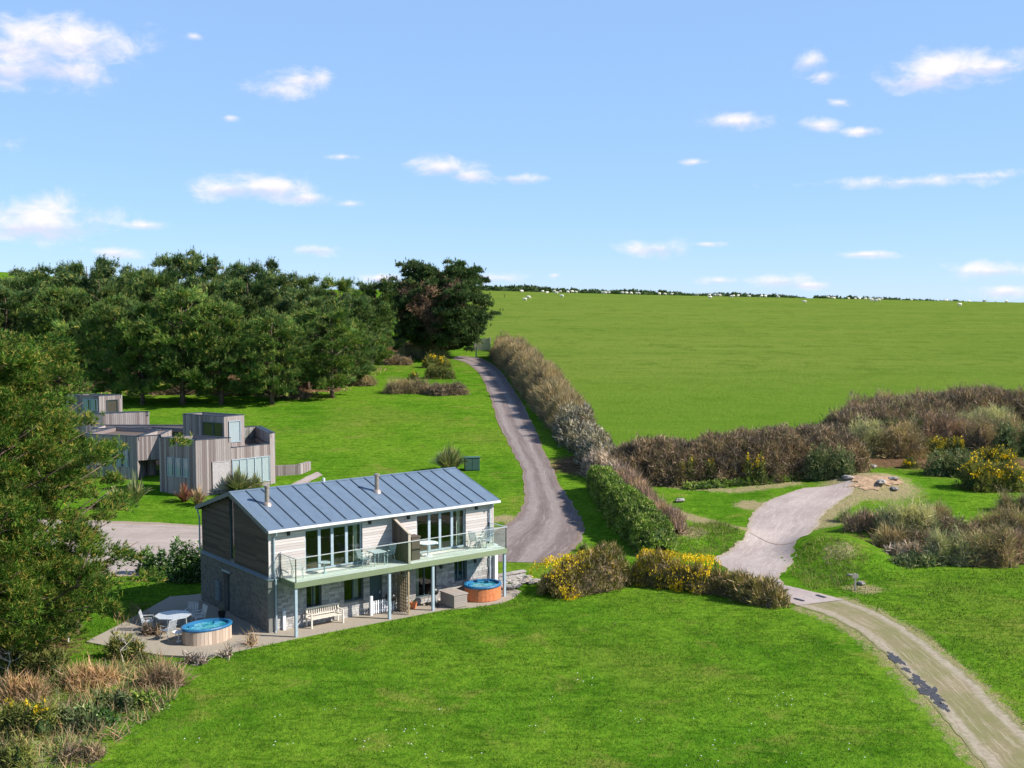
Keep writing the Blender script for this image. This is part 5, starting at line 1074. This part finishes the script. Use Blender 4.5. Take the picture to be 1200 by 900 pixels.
# bushes: name, label, category, x, y, width, height, kind, seed, lumps, flowers
BUSH = [('willow_bush', 'pale fluffy willow bush on the lawn at the top of the drive below the cypress', 497, 420, 62, 28, 'willow', 3, 0),
        ('gorse_bush', 'brown and yellow gorse bush left of the drive top, below the willow bush', 512, 431, 34, 18, 'gorsedark', 3, 70), ('brown_bush', 'dark brown rounded bush on the lawn left of the drive top', 515, 444, 38, 20, 'gorsedark', 3, 0),
        ('gorse_bush', 'tiny gorse with yellow flowers above the low brown hedge on the lawn', 484, 446, 16, 11, 'gorsedark', 1, 160), ('bracken_patch', 'reddish brown dead bracken patch in front of the red fence', 462, 428, 46, 14, 'bramble', 3, 0),
        ('low_bush', 'left half of the low brown bushes across the upper lawn', 478, 461, 56, 20, 'bare', 4, 0), ('low_bush', 'right half of the low brown bushes across the upper lawn', 522, 463, 52, 17, 'bramble', 4, 0),
        ('willow_bush', 'pale yellowish willow clump standing between the dark pines of the wood', 288, 425, 26, 50, 'willow', 2, 0), ('low_bush', 'brown scrub at the right end of the drive top by the board gate', 600, 412, 40, 26, 'bare', 2, 0),
        ('willow_bush', 'green leafy bush inside the long brown hedge, behind the concrete yard', 974, 561, 62, 44, 'greygreen', 3, 0), ('gorse_bush', 'gorse with yellow flowers leaning out of the middle of the long brown hedge', 884, 568, 28, 40, 'gorsedark', 2, 260),
        ('gorse_bush', 'small yellow flowering gorse in the long brown hedge, left of the middle one', 831, 568, 22, 34, 'gorsedark', 1, 160), ('gorse_bush', 'slim yellow dotted gorse at the left of the long brown hedge', 804, 569, 22, 40, 'gorsedark', 2, 100),
        ('gorse_bush', 'low gorse with a few flowers right of the green leafy bush', 1014, 530, 36, 22, 'gorsedark', 2, 110), ('willow_bush', 'grey green bush above the right part of the yard', 1026, 520, 44, 26, 'greygreen', 2, 0),
        ('gorse_bush', 'small yellow gorse beside the rounded grey green bush', 1068, 549, 22, 14, 'gorsedark', 1, 220), ('rounded_bush', 'rounded grey green bush left of the big yellow gorse at the right edge', 1118, 558, 66, 34, 'greygreen', 3, 0),
        ('gorse_bush', 'big bright yellow gorse bush at the right edge beyond the grass', 1166, 574, 84, 42, 'gorsedark', 4, 170), ('gorse_bush', 'yellow topped gorse behind the big one near the right edge', 1165, 545, 52, 24, 'gorsedark', 3, 190),
        ('gorse_bush', 'flat topped yellow gorse above the rounded grey green bush', 1108, 533, 44, 18, 'gorsedark', 2, 200), ('willow_bush', 'pale fluffy willow in the thicket under the skyline of the hedge at the right', 1080, 512, 70, 34, 'willow', 3, 0),
        ('willow_bush', 'pale straw coloured willow in the thicket at the right edge of the photograph', 1150, 515, 70, 34, 'willow', 3, 0), ('willow_bush', 'pale green sallow at the far right edge above the gorse', 1195, 535, 50, 36, 'greygreen', 2, 0),
        ('brown_bush', 'bare brown thorn bush in the thicket, top right, against the green field', 1140, 492, 90, 34, 'bare', 4, 0), ('brown_bush', 'purplish bare bush in the thicket left of the pale willows', 1030, 500, 80, 30, 'purple', 4, 0),
        ('rounded_bush', 'dark green low bush in the thicket right of centre', 1095, 505, 46, 20, 'greygreen', 2, 0),
        ('willow_bush', 'big pale round willow bush between the yard and the lower right lawn', 1064, 628, 76, 48, 'willow', 3, 0), ('low_bush', 'reddish brown scrub left of the big pale willow by the yard', 1018, 622, 56, 26, 'purple', 3, 0),
        ('low_bush', 'pale pinkish scrub in front of the big pale willow', 1046, 643, 44, 30, 'bare', 3, 0), ('willow_bush', 'tall olive bush in the middle of the scrub above the right lawn', 1112, 662, 50, 52, 'willow', 2, 0),
        ('brown_bush', 'dark brown thorny bush left of the olive bush above the right lawn', 1082, 648, 40, 32, 'bramble', 3, 0), ('brown_bush', 'tall bare brown bush near the right edge above the lawn', 1160, 664, 66, 60, 'bare', 3, 0),
        ('brown_bush', 'dark bramble behind the olive bush above the right lawn', 1128, 640, 60, 42, 'bramble', 3, 0), ('brown_bush', 'bare twiggy bush cut by the right edge above the lawn', 1205, 660, 50, 52, 'purple', 2, 0),
        ('low_bush', 'low dark green bramble at the foot of the olive bush', 1075, 664, 60, 18, 'greygreen', 3, 0), ('low_bush', 'small brown bush at the right edge below the big yellow gorse', 1192, 600, 44, 28, 'bare', 2, 0), ('low_bush', 'pale scrub tuft at the top left of the green mound', 1000, 612, 34, 20, 'willow', 2, 0),
        ('willow_bush', 'pale straw willow in the thicket just right of the long brown hedge end', 1010, 536, 60, 36, 'willow', 3, 0), ('brown_bush', 'brown twiggy bush between straw willow and flat topped gorse in the thicket', 1052, 536, 60, 36, 'bare', 3, 0),
        ('brown_bush', 'purplish brown bush behind the flat topped gorse', 1110, 522, 70, 34, 'purple', 3, 0), ('brown_bush', 'pale brown bush above the yellow topped gorse at the right', 1170, 528, 70, 36, 'bare', 3, 0),
        ('brown_bush', 'dense brown bush at the far right edge of the thicket top', 1198, 500, 70, 36, 'bramble', 3, 0), ('willow_bush', 'small pale willow in front of the brown hedge crest, right part', 1120, 490, 44, 24, 'willow', 2, 0),
        ('brown_bush', 'light brown bush on the thicket crest between purple bush and pale willow', 1060, 488, 70, 26, 'bare', 3, 0), ('willow_bush', 'grey green sallow in the middle of the right thicket', 1060, 520, 50, 30, 'greygreen', 2, 0),
        ('low_bush', 'light brown scrub at the right end of the low grass behind the big pale willow', 1090, 612, 60, 22, 'bare', 3, 0), ('brown_bush', 'bushy brown scrub behind the tall bare bush near the right edge', 1175, 628, 70, 36, 'bare', 3, 0),
        ('low_bush', 'short pinkish scrub at the left foot of the olive bush', 1060, 655, 44, 24, 'dusty', 2, 0), ('willow_bush', 'light olive shrub between the olive bush and the tall bare bush', 1138, 664, 36, 44, 'willow', 2, 0),
        ('bramble_bush', 'olive green bramble spilling on the lawn at the rough edge', 165, 830, 44, 24, 'green', 3, 0), ('bramble_bush', 'green bramble between the two grey green ones in the rough', 105, 852, 50, 28, 'glossy', 3, 0),
        ('bracken_patch', 'rusty dead bracken clump in the rough nearest to the patio', 190, 806, 56, 26, 'straw', 4, 0), ('bracken_patch', 'rusty dead bracken clump in the rough left of the round bramble', 105, 806, 70, 26, 'straw', 4, 0), ('bracken_patch', 'pale dead bracken clump at the left edge above the gorse', 22, 822, 60, 30, 'straw', 4, 0),
        ('brown_bush', 'brown scrub at the foot of the wood above the rear timber tower', 118, 458, 60, 16, 'bramble', 3, 0), ('brown_bush', 'dark brown scrub at the foot of the bright fan shaped pine', 205, 462, 60, 16, 'bramble', 3, 0),
        ('low_bush', 'dark green scrub under the pines below the pale willow clump', 275, 463, 64, 18, 'gorsedark', 3, 0), ('brown_bush', 'brown scrub under the pines left of the right corner pine', 338, 467, 50, 14, 'bramble', 3, 0), ('brown_bush', 'tawny scrub right of the right corner pine', 418, 452, 50, 14, 'bare', 3, 0),
        ('glossy_shrub', 'dense glossy green shrub left of the house by the parking area', 182, 674, 46, 38, 'glossy', 2, 0), ('glossy_shrub', 'looser darker shrub against the house, right of the glossy one', 220, 682, 50, 56, 'glossy', 3, 0),
        ('low_bush', 'small round green bush on the verge between the drive and the gorse', 684, 646, 14, 11, 'greygreen', 1, 0), ('grass_bush', 'low dark green shrub in front of the glazed wing of the timber house', 322, 588, 40, 16, 'greygreen', 2, 0),
        ('bramble_bush', 'round olive bramble bush at the left end of the patio', 148, 772, 50, 36, 'gorsedark', 3, 0), ('gorse_bush', 'yellow flowering gorse in the rough at the lower left edge', 30, 862, 74, 46, 'gorsedark', 3, 95),
        ('bramble_bush', 'dark olive bramble cut by the left edge below the gorse', 8, 905, 60, 48, 'gorsedark', 2, 12), ('bramble_bush', 'grey green bramble mound in the rough at the lower left', 84, 858, 66, 36, 'greygreen', 3, 0),
        ('brown_bush', 'dark brown heather mound at the bottom of the rough edge', 94, 892, 50, 22, 'bramble', 3, 0), ('bramble_bush', 'second grey green bramble in the rough, nearer to the lawn', 128, 836, 54, 30, 'greygreen', 3, 0),
        ('dry_shrub', 'thin dry pale shrub at the lawn edge right of the staved hot tub', 295, 757, 14, 20, 'straw', 1, 0), ('dry_shrub', 'low reddish dry shrub in front of the staved hot tub', 228, 778, 34, 14, 'dusty', 2, 0), ('dry_shrub', 'small dry shrub just right of the low reddish one by the hot tub', 266, 770, 16, 14, 'dusty', 1, 0),
        ('dry_shrub', 'tangled brown shrub left of the patio table', 178, 745, 26, 16, 'bramble', 2, 0), ('low_bush', 'olive scrub under the near pine, left edge', 40, 792, 80, 44, 'gorsedark', 3, 0), ('brown_bush', 'brown shadowed shrub under the near pine', 62, 742, 60, 40, 'bramble', 3, 0)]
for k, (nm, lb, a_, b_, c_, d_, kd, lu, fl_) in enumerate(BUSH): bush(nm, lb, nm.replace('_', ' ') if nm in ('gorse_bush',) else 'bush', a_, b_, c_, d_, kd, 100 + k, lumps=lu, flo=fl_, flo_args=dict(size=.075) if fl_ else None)
# phormiums
def phormium(label, px_, py_, hpx, wpx, seed, mat='phormium', n=90, dead=0):
    p = at(px_, py_); s = p.y / FPX; H, Wd = hpx * s, wpx * s / 2; rg = random.Random(seed); t = empty('phormium_plant', p, 0, label, 'plant'); m_ = MB()
    for k in range(n):
        a_ = rg.uniform(0, 6.28); tilt = rg.random() ** .7; L_ = H * rg.uniform(.75, 1.15); sx, sy = math.cos(a_), math.sin(a_); b = Vector((sx * .12 * Wd * rg.random(), sy * .12 * Wd * rg.random(), 0)); pts = []
        for q in (0, .35, .7, 1): pts.append(b + Vector((sx * Wd * 1.05 * tilt * q, sy * Wd * 1.05 * tilt * q, L_ * (q * (1.15 - .35 * tilt) - .42 * tilt * q * q))))
        wd = .06 * rg.uniform(.8, 1.3); sd = Vector((-sy, sx, 0)); vs = []
        for q, p_ in zip((.8, 1, .75, .08), pts): vs += [p_ - sd * wd * q, p_ + sd * wd * q]
        m_.add(vs, [(0, 1, 3, 2), (2, 3, 5, 4), (4, 5, 7, 6)], rg.random())
    m_.build('leaves', M[mat], t); return t
phormium('big round spiky flax plant on the lawn beside the green cabinet', 527, 553, 33, 50, 1, n=320)
phormium('large spiky flax plant in front of the timber house, directly behind the roof gable', 280, 578, 28, 52, 2, n=260)
phormium('smaller flax plant right of the large one by the glazed wing', 300, 574, 20, 30, 3, n=80)
phormium('flax plant left of the red one, by the timber houses', 158, 590, 34, 44, 4, n=110)
phormium('flax plant between the near pine and the timber house', 135, 596, 30, 40, 44, n=90)
phormium('dark red flax plant at the corner of the timber house', 216, 588, 22, 32, 5, 'redphor', 80)
phormium('dry straw coloured grass plant next to the red flax', 232, 592, 22, 30, 6, 'straw', 90)
# bare little trees
def bare_tree(name, label, p, H, seed, r=.07, mat='birch', n=9):
    t = empty(name, p, 0, label, 'tree'); rg = random.Random(seed); T = MB(); tr = [Vector((rg.uniform(-.06, .06) * i, rg.uniform(-.06, .06) * i, H * i / 5)) for i in range(6)]; T.tube(tr, [r * (1 - i * .16) for i in range(6)], 6); T.build('trunk', M[mat], t)
    B = MB()
    for k in range(n):
        i = rg.randint(2, 4); a_ = rg.uniform(0, 6.28); b = tr[i]; e = b + Vector((math.cos(a_) * H * .3, math.sin(a_) * H * .3, H * rg.uniform(.1, .35))); B.tube([b, (b + e) / 2 + Vector((0, 0, -.05)), e], [r * .35, r * .25, r * .08], 4)
        for q in range(4): f = b.lerp(e, rg.uniform(.4, 1)); g = f + Vector((rg.uniform(-1, 1), rg.uniform(-1, 1), rg.uniform(0, 1))) * H * .12; B.tube([f, g], [r * .12, r * .04], 3)
    B.build('branches', M[mat], t); return t
bare_tree('birch_tree', 'slender pale barked sapling on the grass below the near pine', at(80, 752), 2.9, 3, .055)
bare_tree('dead_sapling', 'small leaning dead sapling in front of the round bramble bush', at(144, 776), 1.3, 4, .03)
bare_tree('dead_sapling', 'bare white sapling at the far left edge in the dead bracken', at(12, 802), 1.6, 6, .035)

# ------------------------------------------------------------------ rough grass, dead bracken, lawn blades, daisies
def scatter(poly, density, rg, exclude=()):
    xs_ = [p.x for p in poly]; ys_ = [p.y for p in poly]; n = int((max(xs_) - min(xs_)) * (max(ys_) - min(ys_)) * density)
    P = np.column_stack([rg.uniform(min(xs_), max(xs_), n), rg.uniform(min(ys_), max(ys_), n)]); k = inside(P[:, 0], P[:, 1], poly)
    for e in exclude: k &= ~inside(P[:, 0], P[:, 1], e)
    return P[k]
patw = [hw(*p) for p in pat]
def blades(name, polys, density, ln, wd, mat, seed, exclude=(), up=1.2, spread=.5, clumpy=0., label=None):
    rg = np.random.default_rng(seed); P = np.concatenate([scatter(p, density, rg, exclude) for p in polys])
    if clumpy: f = np.sin(P[:, 0] * 1.7 + np.sin(P[:, 1] * 1.3) * 2) * np.sin(P[:, 1] * 2.1 + np.sin(P[:, 0] * .9) * 2); P = P[(f + rg.normal(size=len(P)) * .5) > clumpy - .8]
    C = np.column_stack([P, terrain(P[:, 0], P[:, 1])]); D_ = unit(np.array([0, 0, up]) + rg.normal(size=C.shape) * spread); D_[:, 2] = np.abs(D_[:, 2])
    o = leaf_object(name, spikes(C, D_, ln, wd, rg), M[mat], None, rg); tag(o, label, None, None, 'stuff'); return o
lawn1 = A2([(95, 925), (150, 870), (205, 800), (240, 775), (300, 766), (345, 756), (455, 735), (560, 716), (620, 702), (700, 700), (760, 690), (860, 705), (925, 718), (975, 750), (1030, 802), (1085, 862), (1120, 915), (1130, 960), (90, 960)])
lawn2 = A2([(1005, 706), (940, 668), (985, 640), (1040, 655), (1090, 668), (1210, 668), (1300, 690), (1300, 870), (1215, 870), (1170, 815), (1100, 758), (1050, 725)])
lawn3 = A2([(62, 795), (85, 760), (120, 700), (130, 682), (232, 684), (236, 706), (190, 722), (128, 742), (150, 760), (120, 772)])
blades('lawn_grass', [lawn1], 150, .10, .012, 'grassblade', 1, [patw], spread=.8, clumpy=.3, label='mown green grass of the big foreground lawn')
blades('lawn_grass', [lawn2, lawn3], 85, .13, .018, 'grassblade', 2, [patw], spread=.8, clumpy=.3, label='mown green grass beyond the track and left of the patio')
blades('long_grass', [A2([(790, 650), (800, 622), (835, 612), (868, 622), (872, 634), (835, 655)]), A2([(925, 672), (935, 645), (960, 630), (1000, 636), (1020, 655), (985, 690), (950, 692)])], 70, .38, .018, 'longgrass', 3, spread=.6, clumpy=.1, label='pale tussocky long grass beside the concrete yard')
edge = A2([(700, 655), (735, 660), (745, 690), (700, 690)])
blades('verge_grass', [A2([(560, 705), (625, 695), (628, 705), (560, 720)]), A2([(255, 765), (345, 750), (590, 702), (592, 708), (345, 757), (258, 774)]), edge], 60, .17, .016, 'grassblade', 4, [patw], spread=.6, label='ragged grass along the patio edge')
rough = A2([(-40, 800), (0, 790), (60, 795), (115, 780), (185, 770), (215, 790), (205, 820), (170, 850), (125, 880), (95, 910), (70, 950), (-60, 950)])
blades('dead_bracken', [rough], 42, .75, .02, 'straw', 5, spread=.9, clumpy=.5, label='tangle of dead bracken and dry stems along the lower left edge')
blades('rough_growth', [rough], 55, .45, .028, 'greygreen', 6, spread=.9, clumpy=.55, label='low green brambles among the dead bracken')
blades('woodland_litter', [A2([(60, 462), (220, 462), (340, 468), (400, 462), (430, 448), (455, 432), (420, 425), (200, 440), (60, 445)])], 4, .6, .05, 'straw', 7, spread=1.0, clumpy=.5, label='dry brown litter and dead bracken under the edge of the wood')
blades('dry_grass', [A2([(130, 715), (165, 712), (190, 728), (160, 738), (135, 735)])], 18, .5, .02, 'straw', 8, spread=.4, label='dry stems standing in the grass behind the patio table')
rg = np.random.default_rng(9); C = []
for _ in range(34): p = at(rg.uniform(180, 1080), rg.uniform(790, 895)); n_ = rg.integers(1, 5); C.append(np.column_stack([rg.normal(p.x, .35, n_), rg.normal(p.y, .35, n_)]))
P = np.concatenate(C); P = P[inside(P[:, 0], P[:, 1], lawn1)]; m_ = MB()
for x, y in P: z = tz(x, y) + .08; r = random.uniform(.014, .026); m_.prism([(x + r * math.cos(k * 1.257), y + r * math.sin(k * 1.257)) for k in range(5)], z, z + .012)
tag(m_.build('daisies', M['daisy']), 'scattered white daisies on the foreground lawn', kind='stuff')

# ------------------------------------------------------------------ sheep
def sheep_mesh(pose, seed):
    mb = MB(); n = 9; rg = random.Random(seed)
    body = [(-.60, .62, .05), (-.56, .66, .20), (-.40, .68, .30), (-.1, .66, .34), (.2, .67, .32), (.38, .70, .26)]
    neck = [(.50, .78, .17), (.60, .88, .13), (.70, .92, .12), (.80, .86, .09), (.90, .80, .05)] if pose == 0 else [(.52, .66, .17), (.62, .50, .12), (.68, .34, .11), (.74, .22, .08), (.78, .12, .045)]
    def loft(seq, var):
        vs = []
        for i, (x, z, r) in enumerate(seq):
            a_, b_ = seq[max(0, i - 1)], seq[min(len(seq) - 1, i + 1)]; d = Vector((b_[0] - a_[0], 0, b_[1] - a_[1])).normalized(); u = Vector((-d.z, 0, d.x))
            for k in range(n): t_ = 2 * math.pi * k / n; p = Vector((x, 0, z)) + u * r * math.cos(t_) + Vector((0, 1, 0)) * r * .92 * math.sin(t_); vs.append(p)
        fs = [(i * n + k, i * n + (k + 1) % n, (i + 1) * n + (k + 1) % n, (i + 1) * n + k) for i in range(len(seq) - 1) for k in range(n)] + [tuple(range(n))[::-1], tuple(range((len(seq) - 1) * n, len(seq) * n))]
        mb.add(vs, fs, var)
    loft(body + neck, .5)
    for x, y in ((.34, .14), (.34, -.14), (-.42, .15), (-.42, -.15)): mb.tube([(x, y, .5), (x + (.02 if x > 0 else -.06), y, .28), (x, y, 0)], [.09, .05, .04], 6)
    hx, hz = ((.66, .98) if pose == 0 else (.64, .44))
    for s in (-1, 1): mb.tube([(hx, s * .08, hz), (hx - .03, s * .2, hz)], [.04, .015], 5)
    return mb
SH = [(68, 83), (76, 78), (61, 64), (108, 64), (118, 67), (134, 64), (140, 68), (148, 64), (152, 75), (165, 65), (175, 64), (183, 64), (243, 66), (250, 68), (258, 65), (288, 65), (298, 64), (308, 67), (320, 67), (325, 65), (372, 64), (384, 65), (400, 64), (457, 65), (459, 71), (485, 66), (488, 78), (497, 71), (506, 67),
      (509, 71), (536, 76), (540, 65), (550, 64), (573, 70), (576, 65), (603, 73), (612, 65), (640, 66), (702, 88), (755, 77), (764, 70), (768, 75), (800, 68), (815, 69), (825, 68), (838, 71), (848, 72), (855, 84), (863, 85), (870, 84), (875, 72), (942, 74), (1018, 75), (1022, 77), (1054, 95), (1072, 80), (1110, 86), (1160, 87)]
sm = [sheep_mesh(0, 1), sheep_mesh(1, 2)]; so = []
single = {0: 'lowest white sheep of the pair at the left end of the field by the cypress', 1: 'upper white sheep of the pair at the left end of the field by the cypress', 38: 'lone white sheep standing lowest near the middle of the field', 54: 'lone white sheep lying lowest toward the right of the field'}
ORD = 'first second third fourth fifth sixth seventh eighth ninth tenth eleventh twelfth thirteenth fourteenth fifteenth sixteenth seventeenth'.split()
for k, (a_, b_) in enumerate(SH):
    p = at(580 + a_ / 1.935, 310 + b_ / 1.935)
    if p.y > 540: x = (580 + a_ / 1.935 - 600) / FPX * 520; p = Vector((x, 520, tz(x, 520)))
    if len(so) < 2: o = sm[k % 2].build('sheep', M['wool'], smooth=True); so.append(o)
    else: o = so[k % 2].copy(); COL.objects.link(o)
    o.location = p; o.rotation_euler = (0, 0, random.uniform(-.6, .6) + (math.pi if random.random() < .5 else 0)); s_ = random.uniform(.95, 1.2); o.scale = (s_, s_, s_)
    if k in single: lb, gr = single[k], None
    else:
        q = 0 if a_ < 200 else 1 if a_ < 420 else 2 if a_ < 660 else 3 if a_ < 900 else 4
        grp = ['flock at the top left of the field', 'thin line on the crest left of centre', 'loose flock at the middle of the crest', 'flock right of the skyline hedge gap', 'scattered few at the top right'][q]
        lo, hi = [(0, 200), (200, 420), (420, 660), (660, 900), (900, 2000)][q]; order = sorted(v for i_, v in enumerate(SH) if lo <= v[0] < hi and i_ not in single)
        lb, gr = 'white sheep, %s from the left in the %s' % (ORD[order.index((a_, b_))], grp), 'sheep, ' + grp
    if 'group' in o: del o['group']
    tag(o, lb, 'sheep', gr)
